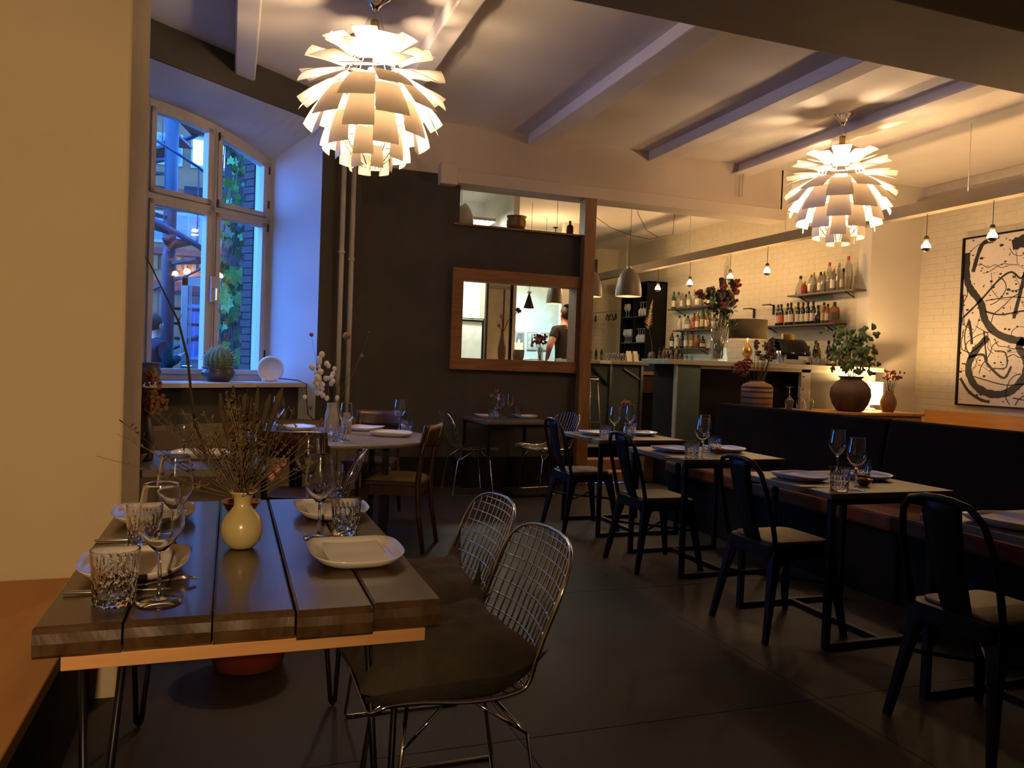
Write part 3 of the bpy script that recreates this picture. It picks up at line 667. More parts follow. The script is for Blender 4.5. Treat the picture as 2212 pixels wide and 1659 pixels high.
tag(pad.build('seat_pad', M('pad_fabric', (.22, .15, .08), .95, var=.2), loc=(1.10, 5.305, 0), rz=R(62), smooth=True), 'flat tan seat pad on the red-brown wooden chair', 'cushion')
# ================================================================== TABLEWARE
ZT = .7305
def _glass():
    o = [(.044, 0), (.0445, .0015), (.030, .004), (.010, .008), (.0045, .016), (.004, .06), (.0042, .095), (.008, .104), (.026, .122), (.042, .146), (.0465, .160), (.0455, .178), (.041, .205), (.036, .235), (.0347, .245), (.0343, .2464)]
    i = [(.0338, .2464), (.0336, .245), (.035, .235), (.040, .205), (.0444, .178), (.0453, .161), (.041, .1475), (.025, .124), (.008, .108), (.0008, .1055)]
    return MB().lathe(o+i, 28).mesh('wine_glass', 'glass_fine', True)
GLS = _glass()
def _tumbler():
    nu, nv = 60, 18; h = .108
    def out(u, v):
        a = 2*math.pi*u; r = .0405+.0055*v; z = h*v
        if v < .50:
            d = abs(math.sin(a*5+v*13))*abs(math.sin(a*5-v*13)); r -= .0035*(1-d)*min(1, v*9)
        elif v < .84:
            d = abs(math.sin(a*10)); r -= .0028*(1-d)*min(1, (.84-v)*5)
        return (r*math.cos(a), r*math.sin(a), z)
    m = MB(); m.grid(out, nu, nv)
    m.grid(lambda u, v: ((.0385+.0045*v)*math.cos(2*math.pi*u), (.0385+.0045*v)*math.sin(2*math.pi*u), .017+(h-.017)*v), nu, 6)
    m.grid(lambda u, v: ((.0430+.0030*v)*math.cos(2*math.pi*u), (.0430+.0030*v)*math.sin(2*math.pi*u), h), nu, 1)
    m.add([(.0385*math.cos(2*math.pi*k/60), .0385*math.sin(2*math.pi*k/60), .017) for k in range(60)], [tuple(range(60))])
    m.add([(.0405*math.cos(2*math.pi*k/60), .0405*math.sin(2*math.pi*k/60), 0) for k in range(60)], [tuple(range(60))])
    me = m.mesh('tumbler', 'crystal'); bm = bmesh.new(); bm.from_mesh(me); bmesh.ops.remove_doubles(bm, verts=bm.verts, dist=1e-5); bmesh.ops.recalc_face_normals(bm, faces=bm.faces); bm.to_mesh(me); bm.free(); return me
TUM = _tumbler()
def _plate():
    def ring(sx, sy, z, n=48, e=3.2, lift=0.):
        out = []
        for k in range(n):
            a = 2*math.pi*k/n; c, s_ = math.cos(a), math.sin(a)
            x = sx*math.copysign(abs(c)**(2/e), c); y = sy*math.copysign(abs(s_)**(2/e), s_); out.append((x, y, z+lift*(abs(x)/.1225)**2))
        return out
    R_ = [ring(.05, .07, .007), ring(.083, .112, .0075), ring(.098, .128, .011, lift=.002), ring(.112, .139, .018, lift=.005), ring(.1215, .147, .027, lift=.008), ring(.1225, .148, .0265, lift=.008), ring(.1215, .147, .024, lift=.008), ring(.105, .132, .010, lift=.004), ring(.085, .11, .003), ring(.08, .105, 0)]
    V = [p for r_ in R_ for p in r_]; n = 48
    F = [tuple(range(n))]+[(i*n+j, i*n+(j+1) % n, (i+1)*n+(j+1) % n, (i+1)*n+j) for i in range(len(R_)-1) for j in range(n)]+[tuple(range(len(V)-1, len(V)-n-1, -1))]
    return MB().add(V, F).mesh('plate', 'porcelain', True)
PLT = _plate()
def _napkin():
    m = MB()
    m.grid(lambda u, v: ((u-.5)*.15, (v-.5)*.235, .0165+.002*math.sin(u*5+v*3)*0+.0015*math.sin(9*v)+.004*(2*u-1)**4), 8, 8)
    m.grid(lambda u, v: ((u-.5)*.15, (v-.5)*.235, .0105+.0015*math.sin(9*v)+.004*(2*u-1)**4), 8, 8)
    m.grid(lambda u, v: ((u-.5)*.15, -.1175-.003*math.sin(math.pi*v), .0105+.006*v+.004*(2*u-1)**4), 8, 4)
    m.grid(lambda u, v: (-.075-.003*math.sin(math.pi*v), (u-.5)*.235, .0105+.006*v+.0015*math.sin(9*u)+.004), 8, 3)
    m.grid(lambda u, v: (.075+.003*math.sin(math.pi*v), (u-.5)*.235, .0105+.006*v+.0015*math.sin(9*u)+.004), 8, 3)
    return m.mesh('napkin', 'linen', True)
NAP = _napkin()
def _knife():
    return MB().grid(lambda u, v: ((u-.5)*.215, (.0055+.0035*math.sin(math.pi*min(1, u*2.0))*(1 if u < .5 else .6))*math.cos(2*math.pi*v)*(1 if u < .97 else .3), .004+(.0035 if u < .45 else .001)*math.sin(2*math.pi*v)), 20, 8).mesh('knife', 'steel', True)
KNF = _knife()
def _fork():
    m = MB().tube([(-.10, 0, .004), (0, 0, .006), (.045, 0, .010)], [.005, .003, .003], 6)
    m.grid(lambda u, v: (.045+.02*u, (v-.5)*(.012+.010*u), .010+.002*u), 3, 3)
    for k in range(3): m.tube([(.063, (k-1)*.0085, .012), (.085, (k-1)*.0085, .013), (.105, (k-1)*.0085, .008)], .0016, 5)
    return m.mesh('fork', 'steel', True)
FRK = _fork()
_bowl_p = [(.020, 0), (.030, .004), (.048, .026), (.056, .046), (.060, .048), (.057, .044), (.045, .022), (.02, .008), (.001, .007)]
BWL = MB().lathe(_bowl_p, 28).mesh('candle_bowl', 'copper', True)
def put(name, me, x, y, label, cat, group, z=ZT, rz=0): return tag(link(name, me, None, (x, y, z), rz), label, cat, group)
def plate(x, y, where, rz=0, z=ZT, sc_=1.):
    o = put('plate', PLT, x, y, 'white rectangular plate '+where, 'plate', 'rectangular plates', z, rz); o.scale = (sc_,)*3
    q = put('napkin', NAP, x, y, 'folded linen napkin on the plate '+where, 'napkin', 'folded napkins', z, rz); q.scale = (sc_,)*3
def wine(x, y, where, s=1., z=ZT):
    o = put('wine_glass', GLS, x, y, 'wine glass '+where, 'glass', 'wine glasses', z); o.scale = (s,)*3
def tumb(x, y, where, z=ZT, s=1.): put('tumbler', TUM, x, y, 'cut crystal tumbler '+where, 'glass', 'crystal tumblers', z, random.uniform(0, 3)).scale = (s,)*3
def knife(x, y, where, rz=0): put('knife', KNF, x, y, 'steel knife '+where, 'cutlery', 'table knives', ZT, rz)
def bowl(x, y, where, s=1.): put('candle_bowl', BWL, x, y, 'small copper bowl '+where, 'bowl', 'copper bowls', ZT).scale = (s,)*3
# near table
plate(-.205, 2.09, 'at the front left of the plank table'); plate(-.215, 2.73, 'at the back left of the plank table')
plate(.325, 2.10, 'at the front right of the plank table'); plate(.335, 2.72, 'at the back right of the plank table')
wine(-.131, 1.815, 'at the front left of the plank table', 1.03); wine(-.132, 2.30, 'behind the front left plate of the plank table', 1.03)
wine(.258, 2.37, 'between the two right plates of the plank table'); wine(.274, 2.93, 'at the far right corner of the plank table')
tumb(-.218, 1.825, 'at the front left of the plank table', s=1.06); tumb(-.212, 2.36, 'between the two left plates of the plank table', s=1.03)
tumb(.342, 2.41, 'between the two right plates of the plank table'); tumb(.369, 2.99, 'at the far right corner of the plank table')
knife(-.22, 1.905, 'below the front left plate', R(-3)); knife(-.235, 2.42, 'below the back left plate', R(-3))
put('fork', FRK, -.165, 1.935, 'steel fork beside the knife at the front left plate', 'cutlery', 'table forks', ZT, R(14))
bowl(.044, 2.74, 'behind the pale vase on the plank table', 1.05)
# bench tables
for k, (x, y) in enumerate(TB):
    nm = 'on '+TN[k]
    if k < 3:
        plate(x-.20, y+.06, 'on the chair side of '+TN[k], R(6), sc_=.95); plate(x+.21, y+.06, 'on the bench side of '+TN[k], R(-4), sc_=.95)
        if k == 2:
            wine(2.80, 2.945, 'front one '+nm); wine(3.10, 3.40, 'back one '+nm); tumb(2.70, 2.94, 'front one '+nm); tumb(3.08, 3.20, 'back one '+nm); bowl(2.95, 3.05, nm, .7); knife(2.66, 3.03, 'beside the plate '+nm, R(-5))
        if k == 1:
            wine(2.75, 4.16, 'front one '+nm); wine(2.985, 4.50, 'back one '+nm); tumb(2.67, 4.15, 'front one '+nm); tumb(3.07, 4.50, 'back one '+nm); bowl(3.03, 4.40, nm, .7); knife(2.60, 4.16, 'beside the plate '+nm, R(-5))
        if k == 0:
            wine(2.78, 5.40, 'front one '+nm); wine(3.03, 5.62, 'back one '+nm); tumb(2.70, 5.40, 'front one '+nm); tumb(3.16, 5.83, 'back one '+nm); bowl(2.89, 5.34, nm, .6); knife(2.635, 5.40, 'beside the plate '+nm, R(-5))
    else: plate(2.74, 2.12, nm, R(4))
# hatch table
n_ = 'on the table under the hatch'
plate(2.42, 7.50, 'left one '+n_, sc_=.95); plate(2.84, 7.50, 'right one '+n_, sc_=.95)
wine(2.44, 7.12, 'front one '+n_); wine(2.68, 7.52, 'back one '+n_); tumb(2.36, 7.10, 'front one '+n_); tumb(2.80, 7.62, 'back one '+n_); knife(2.30, 7.18, n_)
# round table
n_ = 'on the round table'
plate(.46, 5.98, 'far left one '+n_, R(30)); plate(.98, 5.96, 'far right one '+n_, R(-30)); plate(1.08, 5.52, 'near right one '+n_, R(60)); plate(.50, 5.36, 'near left one '+n_, R(-50))
wine(.72, 5.20, 'front one '+n_); wine(1.20, 5.82, 'right one '+n_); wine(.33, 5.86, 'left one '+n_)
tumb(.655, 5.15, 'front one '+n_); tumb(1.24, 5.74, 'right one '+n_); tumb(.27, 5.84, 'left one '+n_)
n_ = 'on the small window table'
plate(-.13, 4.33, n_, R(88)); wine(-.20, 4.05, n_); bowl(-.42, 4.12, n_)
# ------------------------------------------------------------------ vases and dried flowers
def sprig(m, base, tip, r=.0016, bend=.1, n=5):
    b_, t_ = Vector(base), Vector(tip); sd = Vector((random.uniform(-1, 1), random.uniform(-1, 1), 0))*bend*(t_-b_).length
    m.tube([b_+(t_-b_)*(k/n)+sd*math.sin(math.pi*k/n)*.5 for k in range(n+1)], [r*(1.2-.6*k/n) for k in range(n+1)], 4, caps=False)
# pale vase on the plank table
vz = MB().lathe([(.030, 0), (.034, .002), (.049, .02), (.056, .045), (.055, .065), (.045, .088), (.030, .105), (.022, .118), (.024, .135), (.032, .150), (.040, .157), (.037, .156), (.029, .148), (.021, .134), (.019, .118), (.026, .105)], 32)
tag(vz.build('flower_vase', 'vase_yellow', loc=(.041, 2.29, ZT), smooth=True), 'pale yellow round-bellied vase on the plank table', 'vase')
bq = thing('dried_bouquet', 'dried grasses and seed heads in the pale yellow vase', 'dried flowers', (.041, 2.29, ZT+.135))
rnd = random.Random(11)
m1, m2 = MB(), MB()
for k in range(150):
    a = rnd.uniform(0, 6.28); sp = abs(rnd.gauss(0, .10)); hh = rnd.uniform(.12, .30)-sp*.25
    lean = -.035
    base = (rnd.uniform(-.012, .012), rnd.uniform(-.012, .012), 0); tip = (sp*math.cos(a)*1.3+lean+.05*rnd.random(), sp*math.sin(a), hh)
    mm = m1 if k % 3 else m2; sprig(mm, base, tip, .0011, .12)
    for q in range(7):
        f = rnd.uniform(.45, 1.02); p = Vector(base)+(Vector(tip)-Vector(base))*f; d = Vector((rnd.uniform(-1, 1), rnd.uniform(-1, 1), rnd.uniform(.2, 1)))*.012
        mm.tube([p, p+d*.6, p+d], [.001, .0028, .0004], 4, caps=False)
tag(m1.build('dry_grass', 'grass_dry', bq), kind='stuff'); tag(m2.build('dark_grass', 'grass_dark', bq), kind='stuff')
m = MB(); random.seed(4)
for k in range(7):
    hx = .06+.045*k/7+random.uniform(-.01, .01); tip = (hx, random.uniform(-.02, .02), .12+.022*k); sprig(m, (0, 0, 0), tip, .0013)
m.build('stems', 'stem_brown', bq)['kind'] = 'stuff'
for k in range(3):
    p = (.075+.015*k, .0, .06+.02*k); MB().ball(p, .010, 8, 6, (1, 1, 1.3)).build('dry_bloom', 'pink_bloom', bq, smooth=True)
for k in range(6):
    x0 = -.06+.03*k; MB().tube([(x0*.4, .01, .1), (x0, .02, .24+.02*(k % 3)), (x0*1.1, .02, .29+.02*(k % 2))], [.002, .011, .003], 6).build('seed_head', 'grass_dark', bq, smooth=True)
# ochre sprays to the left
m = MB()
for k in range(9):
    tip = (-.08-.022*k, .02*math.sin(k), .10+.018*k+.02*(k % 2)); sprig(m, (0, 0, 0), tip, .0014, .08)
    for q in range(8):
        f = .5+.06*q; p = Vector(tip)*f; m.tube([p, p+Vector((random.uniform(-.02, .02), random.uniform(-.02, .02), .025))], [.0012, .0005], 4, caps=False)
m.build('stems', 'stem_brown', bq)['kind'] = 'stuff'
# vase with seed pods and jar on the round table
vz = MB().lathe([(.045, 0), (.05, .004), (.052, .02), (.048, .12), (.036, .17), (.034, .20), (.037, .21), (.033, .205), (.032, .16)], 24)
tag(vz.build('flower_vase', M('vase_grey', (.36, .30, .25), .5), loc=(.70, 5.82, ZT), smooth=True), 'tall grey vase with white seed pods on the round table', 'vase')
bq = thing('dried_bouquet', 'spray of white seed pods rising from the tall grey vase', 'dried flowers', (.70, 5.82, ZT+.14))
rnd = random.Random(2)
for k in range(5):
    x, h = -.10+.04*k, .36+.05*rnd.random()
    m = MB(); sprig(m, (0, 0, 0), (x, 0, h), .002); m.build('stem', 'stem_brown', bq)
for k in range(34):
    f = rnd.random(); p = (-.13*f-.02+rnd.uniform(-.05, .06), rnd.uniform(-.03, .03), .10+.36*rnd.random()*(.6+.4*f))
    MB().ball(p, rnd.uniform(.014, .021), 8, 6, (1, .45, 1.15)).build('seed_pod', 'seedpod', bq, smooth=True)
for tip, r_ in (((-.16, 0, .56), .016), ((.09, 0, .56), .030), ((.21, .03, .42), .014), ((.26, .05, .60), .006)):
    m = MB(); sprig(m, (0, 0, 0), tip, .0017); m.build('stem', 'grass_dry', bq); MB().ball(tip, r_, 9, 6).build('dry_bloom', 'rust_bloom', bq, smooth=True)
jr = thing('menu_holder', 'small grey pot with folded white cards on the round table', 'pot', (.79, 5.68, ZT))
MB().lathe([(.034, 0), (.036, .003), (.036, .10), (.033, .10), (.032, .01), (.001, .008)], 20).build('pot', 'vase_grey', jr, smooth=True)
for k in range(3): MB().box(-.03+.006*k, .026+.004*k, -.012+.01*k, -.010+.01*k, .012, .15-.008*k).build('card', 'paper', jr)
# small glass vases with blossoms
def bud_vase(label, loc, bloom, seed, n=5, spread=.04, h=.16):
    rnd = random.Random(seed)
    v = MB().lathe([(.028, 0), (.032, .004), (.030, .05), (.020, .085), (.018, .10), (.022, .115), (.020, .114), (.016, .10), (.018, .085), (.027, .05), (.026, .01), (.001, .008)], 20)
    tag(v.build('bud_vase', 'thin_glass', loc=loc, smooth=True), 'small clear glass vase '+label, 'vase')
    t = thing('blossom_sprig', 'small blossoms in the glass vase '+label, 'flowers', (loc[0], loc[1], loc[2]+.012))
    for k in range(n):
        tip = (rnd.uniform(-spread, spread), rnd.uniform(-spread, spread), h+rnd.uniform(-.03, .05)); m = MB(); sprig(m, (0, 0, 0), tip, .0016); m.build('stem', 'stem_green', t)
        b_ = MB()
        for q in range(7): b_.ball((tip[0]+rnd.uniform(-.014, .014), tip[1]+rnd.uniform(-.014, .014), tip[2]+rnd.uniform(-.01, .014)), .009, 6, 4)
        b_.build('blossom', bloom if k % 2 else 'rust_bloom', t, smooth=True)
bud_vase('on the bar-end bench table', (2.915, 5.46, ZT), 'pink_bloom', 3, 7, .05, .22)
bud_vase('on the table under the hatch', (2.45, 7.28, ZT), 'pink_bloom', 5, 5, .04, .22)
# branch and dried hydrangea on the window table
vz = MB().lathe([(.05, 0), (.055, .01), (.06, .10), (.04, .2), (.03, .24), (.034, .25), (.03, .245), (.026, .22)], 20)
tag(vz.build('flower_vase', 'pot_dark', loc=(-.40, 4.22, ZT), smooth=True), 'dark vase with a tall bare branch on the small window table', 'vase')
bq = thing('bare_branch', 'tall thin bare branch leaning across the window', 'branch', (.02, 4.12, ZT-.005))
MB().tube([(-.12, .08, .01), (-.171, .08, .171), (-.20, .08, .331), (-.221, .08, .514), (-.268, .08, .694), (-.334, .08, .826), (-.398, .08, .957), (-.434, .08, 1.014)], [.008, .0078, .0072, .0065, .0055, .004, .003, .0016], 6).build('branch', 'stem_brown', bq, smooth=True)
for a_, b_ in (((-.20, .08, .331), (-.23, .08, .37)), ((-.14, .08, .1), (-.05, .08, .17)), ((-.13, .08, .04), (-.28, .08, .26)), ((-.13, .08, .04), (-.34, .08, .22)), ((-.13, .08, .04), (.06, .08, .28)), ((-.13, .08, .04), (-.02, .08, .29)), ((-.268, .08, .694), (-.25, .08, .73))):
    m = MB(); sprig(m, a_, b_, .0024); m.build('twig', 'stem_brown', bq)
hy = thing('dried_hydrangea', 'brown dried flower heads beside the pillar edge', 'dried flowers', (-.40, 4.22, ZT+.2))
rnd = random.Random(8)
for cx, cz in ((.0, .10), (.03, .18), (-.04, .02), (.06, .08), (-.05, .15)):
    m = MB()
    for q in range(40):
        d = Vector((rnd.gauss(0, 1), rnd.gauss(0, 1), rnd.gauss(0, 1))).normalized()*.05; m.ball((cx+d.x, d.y, cz+d.z), .011, 5, 4)
    m.build('flower_head', 'rust_bloom', hy)
    m = MB(); sprig(m, (0, 0, -.1), (cx, 0, cz), .002); m.build('stem', 'stem_brown', hy)
# ================================================================== BAR
ZC = 1.39
def cabinet_panel(m, x0, x1, y, z0, z1): return m.box(x0, x1, y, y+.03, z0, z1)
bc = thing('bar_counter', 'long bar counter with teal end panel and dark recessed front', 'bar', (5.9, 7.4, 0))
MB().box(-1.50, 1.46, -.03, .55, 1.335, ZC).build('counter_top', 'counter_top', bc, bevel=.004)
MB().box(-1.36, -1.07, .0, .06, .0, 1.335).build('end_panel', 'teal_panel', bc)
MB().box(-1.38, -1.36, -.01, .04, .0, 1.335).build('panel_edge', 'counter_top', bc)
MB().box(-1.36, -1.33, .06, .5, .0, 1.335).build('interior_shade', 'dark_base', bc)  # dark sheet standing in for the shade inside the open bar end
MB().box(-1.07, 1.40, .20, .23, .0, 1.335).build('front_board', 'black_paint', bc)
MB().box(.28, .41, .0, .05, .0, 1.335).build('front_post', 'counter_top', bc)
MB().box(.41, 1.30, .012, .03, .0, 1.30).build('front_panel', M('panel_olive', (.11, .095, .06), .55), bc)
MB().box(1.28, 1.36, .0, .05, .0, 1.335).build('front_post', 'counter_top', bc)
MB().box(-1.07, 1.36, .0, .04, 1.30, 1.335).build('front_rail', 'counter_top', bc)
for z in (.95, 1.1, 1.25): MB().ball((.31, -.003, z), .008, 8, 5).build('bolt', 'iron_dark', bc)
# back worktop of the bar seen through the gap
bk = thing('bar_worktop', 'lit wooden work surface behind the bar gap', 'worktop', (5.64, 9.2, .34))
MB().box(-.5, .6, 0, .5, .86, .90).build('work_top', 'step_wood', bk); MB().box(-.5, .6, .05, .48, .62, .86).build('drawer_front', 'chair_wood', bk); MB().box(-.5, .6, .1, .48, 0, .62).build('carcass', 'black_paint', bk)
MB().box(.05, .2, .035, .05, .72, .76).build('drawer_label', 'paper', bk)
# second counter beside the post
c2 = thing('side_counter', 'narrow high counter with teal front beside the wooden post', 'counter', (4.48, 8.88, .34))
MB().box(-.55, .52, -.05, .45, .98, 1.025).build('counter_top', 'counter_top', c2, bevel=.004)
for x0, x1 in ((-.52, .0), (.03, .44)): MB().box(x0, x1, .03, .05, 0, .98).build('front_panel', 'teal_panel', c2)
for x in (-.55, .0, .44): MB().box(x, x+.03, 0, .06, 0, .98).build('front_post', 'steel', c2)
MB().bar((-.28, .01, .96), (-.02, .01, .72), .03, .02).build('bracket', 'iron_dark', c2); MB().bar((.2, .01, .93), (.43, .01, .80), .02, .02).build('bracket', 'steel', c2)
MB().box(-.17, -.02, -.056, -.05, .985, 1.02).build('price_card', 'paper', c2)
# bar stool
bs = thing('bar_stool', 'chrome bar stool with dark seat in front of the side counter', 'stool', (4.03, 8.62, .34))
MB().lathe([(.001, .79), (.13, .79), (.16, .80), (.165, .815), (.14, .825), (.001, .82)], 24, cap0=False).build('seat', 'black_paint', bs, smooth=True)
MB().lathe([(.150, .775), (.168, .78), (.168, .80), (.150, .80)], 24, cap0=False).build('seat_ring', 'chrome', bs, smooth=True)
for sx in (-1, 1):
    for sy in (-1, 1): MB().tube([(sx*.10, sy*.10, .785), (sx*.17, sy*.17, .0)], .008, 8).build('leg', 'chrome', bs, smooth=True)
MB().tube([(-.142, -.142, .28), (.142, -.142, .28), (.142, .142, .28), (-.142, .142, .28)], .007, 8, closed=True).build('foot_ring', 'chrome', bs)
# ---- bottles
BM = {}
def glassmat(nm, col, tr=.9, rough=.05): return M(nm, col, rough, trans=tr, var=.05)
glassmat('b_clear', (.95, .92, .85)); glassmat('b_amber', (.50, .20, .05), .6); M('b_dark', (.012, .014, .010), .1, var=.1, coat=.5); glassmat('b_green', (.06, .14, .05), .4); glassmat('b_red', (.45, .08, .03), .6); M('b_cream', (.55, .48, .38), .4)
M('lab_white', (.62, .55, .45), .8); M('lab_red', (.5, .10, .06), .8); M('lab_gold', (.5, .36, .14), .6); M('cap_black', (.02, .018, .016), .4); M('cap_red', (.45, .04, .03), .4); M('cap_gold', (.5, .33, .12), .35, .7); M('lab_dark', (.10, .07, .05), .8)
def bottle_mesh(shape, mat):
    k = (shape, mat)
    if k in BM: return BM[k]
    P = {'wine': [(.034, 0), (.037, .004), (.037, .18), (.033, .205), (.017, .24), (.0145, .25), (.0145, .295)], 'spirit': [(.036, 0), (.039, .004), (.039, .17), (.034, .20), (.018, .225), (.014, .235), (.014, .27)],
         'squat': [(.045, 0), (.05, .005), (.05, .11), (.042, .15), (.018, .175), (.015, .185), (.015, .215)], 'tall': [(.030, 0), (.033, .004), (.033, .22), (.028, .26), (.014, .30), (.013, .34)],
         'square': [(.050, 0), (.053, .004), (.053, .15), (.045, .17), (.02, .185), (.016, .195), (.016, .225)], 'carafe': [(.05, 0), (.06, .01), (.055, .09), (.03, .16), (.017, .20), (.017, .25)], 'small': [(.026, 0), (.028, .003), (.028, .09), (.02, .115), (.010, .13), (.010, .15)]}[shape]
    BM[k] = (MB().lathe(P, 4 if shape == 'square' else 16, cap1=True).mesh('bottle', mat, shape != 'square'), P); return BM[k]
CAPM = {}
def bottle(x, y, z, shape, mat, label, group, lab=None, cap='cap_black', s=1.):
    me, P = bottle_mesh(shape, mat)
    t = thing('bottle', label, 'bottle', (x, y, z), 0, group); t.scale = (s,)*3
    o = link('glass_body', me, t); o.rotation_euler = (0, 0, R(45) if shape == 'square' else 0)
    k = (shape, cap)
    if k not in CAPM: r_, z_ = P[-1]; CAPM[k] = MB().lathe([(r_+.002, z_-.035), (r_+.002, z_+.006), (r_*.8, z_+.009)], 12, cap1=True).mesh('cap', cap, True)
    link('cap', CAPM[k], t)
    if lab:
        k = (shape, lab)
        if k not in CAPM: r_, z_ = P[1][0], P[2][1]; CAPM[k] = MB().lathe([(r_+.0008, z_*.22), (r_+.0008, z_*.80)], 4 if shape == 'square' else 16, cap0=False).mesh('bottle_label', lab, True)
        o = link('bottle_label', CAPM[k], t); o.rotation_euler = (0, 0, R(45) if shape == 'square' else 0)
    return t
def shelf(label, y0, y1, z, brackets=True):
    t = thing('bar_shelf', label, 'shelf', (7.3, (y0+y1)/2, z), 0, 'bottle shelves on the bar wall'); h = abs(y1-y0)/2
    MB().box(-.10, .10, -h, h, -.022, 0).build('shelf_board', M('shelf_dark', (.05, .032, .02), .5), t)
    for yy in (-h*.7, h*.7): MB().bar((.09, yy, -.09), (-.06, yy, -.022), .012, .012).build('bracket', 'iron_dark', t)
SH = [('upper shelf of bottles left of the bouquet', 12.15, 10.75, 2.345, 'the upper left bar shelf'), ('middle shelf of bottles left of the bouquet', 11.95, 10.75, 1.965, 'the middle left bar shelf'), ('lowest shelf of bottles left of the bouquet', 12.2, 10.95, 1.655, 'the lowest left bar shelf'), ('upper right bottle shelf with clear spirits', 8.98, 7.75, 2.36, 'the upper right bar shelf'), ('lower right bottle shelf with wine bottles', 9.65, 8.05, 1.955, 'the lower right bar shelf')]
for lb, a, b_, z, _ in SH: shelf(lb, a, b_, z)
DESC = {'b_clear': 'clear glass', 'b_amber': 'amber', 'b_dark': 'dark glass', 'b_green': 'green glass', 'b_red': 'reddish', 'b_cream': 'cream coloured'}
def row(idx, items, y0, y1, xoff=-.02):
    n = len(items); nm = SH[idx][4]; z = SH[idx][3]
    for k, (shp, mt, lab, cap, s) in enumerate(items):
        y = y0+(y1-y0)*k/(n-1)
        bottle(7.3+xoff+random.uniform(-.025, .02), y, z, shp, mt, '%s bottle, %s from the left on %s' % (DESC[mt], ORD[k], nm), 'bottles on '+nm, lab, cap, s)
random.seed(21)
row(0, [('wine', 'b_green', 'lab_white', 'cap_black', 1.0), ('spirit', 'b_clear', None, 'cap_black', 1.05), ('spirit', 'b_clear', 'lab_white', 'cap_gold', .95), ('square', 'b_clear', None, 'cap_black', 1), ('spirit', 'b_clear', 'lab_white', 'cap_black', 1), ('tall', 'b_clear', None, 'cap_gold', .85), ('square', 'b_clear', 'lab_white', 'cap_black', 1.1), ('spirit', 'b_clear', None, 'cap_black', 1), ('spirit', 'b_clear', 'lab_gold', 'cap_gold', 1.05), ('wine', 'b_dark', 'lab_white', 'cap_black', .95), ('wine', 'b_green', None, 'cap_black', 1)], 12.05, 10.85)
row(1, [('carafe', 'b_cream', None, 'cap_black', 1.0), ('spirit', 'b_cream', 'lab_white', 'cap_black', 1), ('squat', 'b_clear', 'lab_white', 'cap_black', 1.1), ('spirit', 'b_red', 'lab_red', 'cap_black', 1), ('spirit', 'b_amber', 'lab_white', 'cap_gold', 1.05), ('wine', 'b_green', 'lab_gold', 'cap_black', 1.15), ('wine', 'b_amber', 'lab_white', 'cap_black', 1), ('square', 'b_clear', 'lab_white', 'cap_black', 1)], 11.85, 10.85)
row(2, [('spirit', 'b_dark', 'lab_white', 'cap_black', 1), ('square', 'b_cream', 'lab_white', 'cap_black', 1.05), ('spirit', 'b_dark', 'lab_dark', 'cap_black', 1), ('wine', 'b_clear', 'lab_white', 'cap_gold', .95), ('spirit', 'b_amber', 'lab_gold', 'cap_black', 1), ('squat', 'b_amber', 'lab_dark', 'cap_black', 1), ('squat', 'b_dark', 'lab_gold', 'cap_black', .9)], 12.1, 11.1)
row(3, [('small', 'b_clear', None, 'cap_gold', .9), ('carafe', 'b_clear', None, 'cap_black', 1), ('squat', 'b_red', None, 'cap_gold', .8), ('spirit', 'b_clear', 'lab_white', 'cap_gold', .95), ('spirit', 'b_clear', None, 'cap_gold', 1), ('spirit', 'b_clear', 'lab_white', 'cap_black', 1), ('spirit', 'b_clear', None, 'cap_gold', 1), ('tall', 'b_clear', None, 'cap_red', 1.1), ('spirit', 'b_clear', 'lab_white', 'cap_gold', 1.05), ('tall', 'b_clear', None, 'cap_gold', 1.0), ('spirit', 'b_clear', 'lab_gold', 'cap_black', 1), ('tall', 'b_clear', None, 'cap_red', 1.2)], 8.9, 7.92)
row(4, [('wine', 'b_dark', 'lab_white', 'cap_black', 1.0), ('wine', 'b_dark', 'lab_red', 'cap_black', 1.0), ('wine', 'b_dark', 'lab_white', 'cap_black', 1.02), ('wine', 'b_dark', 'lab_white', 'cap_black', 1.03), ('wine', 'b_dark', 'lab_white', 'cap_black', 1.03), ('wine', 'b_dark', 'lab_white', 'cap_black', 1.0), ('wine', 'b_dark', 'lab_white', 'cap_black', 1.02), ('wine', 'b_dark', 'lab_white', 'cap_black', 1.02), ('carafe', 'b_dark', None, 'cap_black', .95), ('spirit', 'b_amber', 'lab_gold', 'cap_black', 1.0), ('spirit', 'b_amber', 'lab_white', 'cap_black', .9), ('square', 'b_amber', 'lab_dark', 'cap_black', 1.15)], 9.28, 8.15)
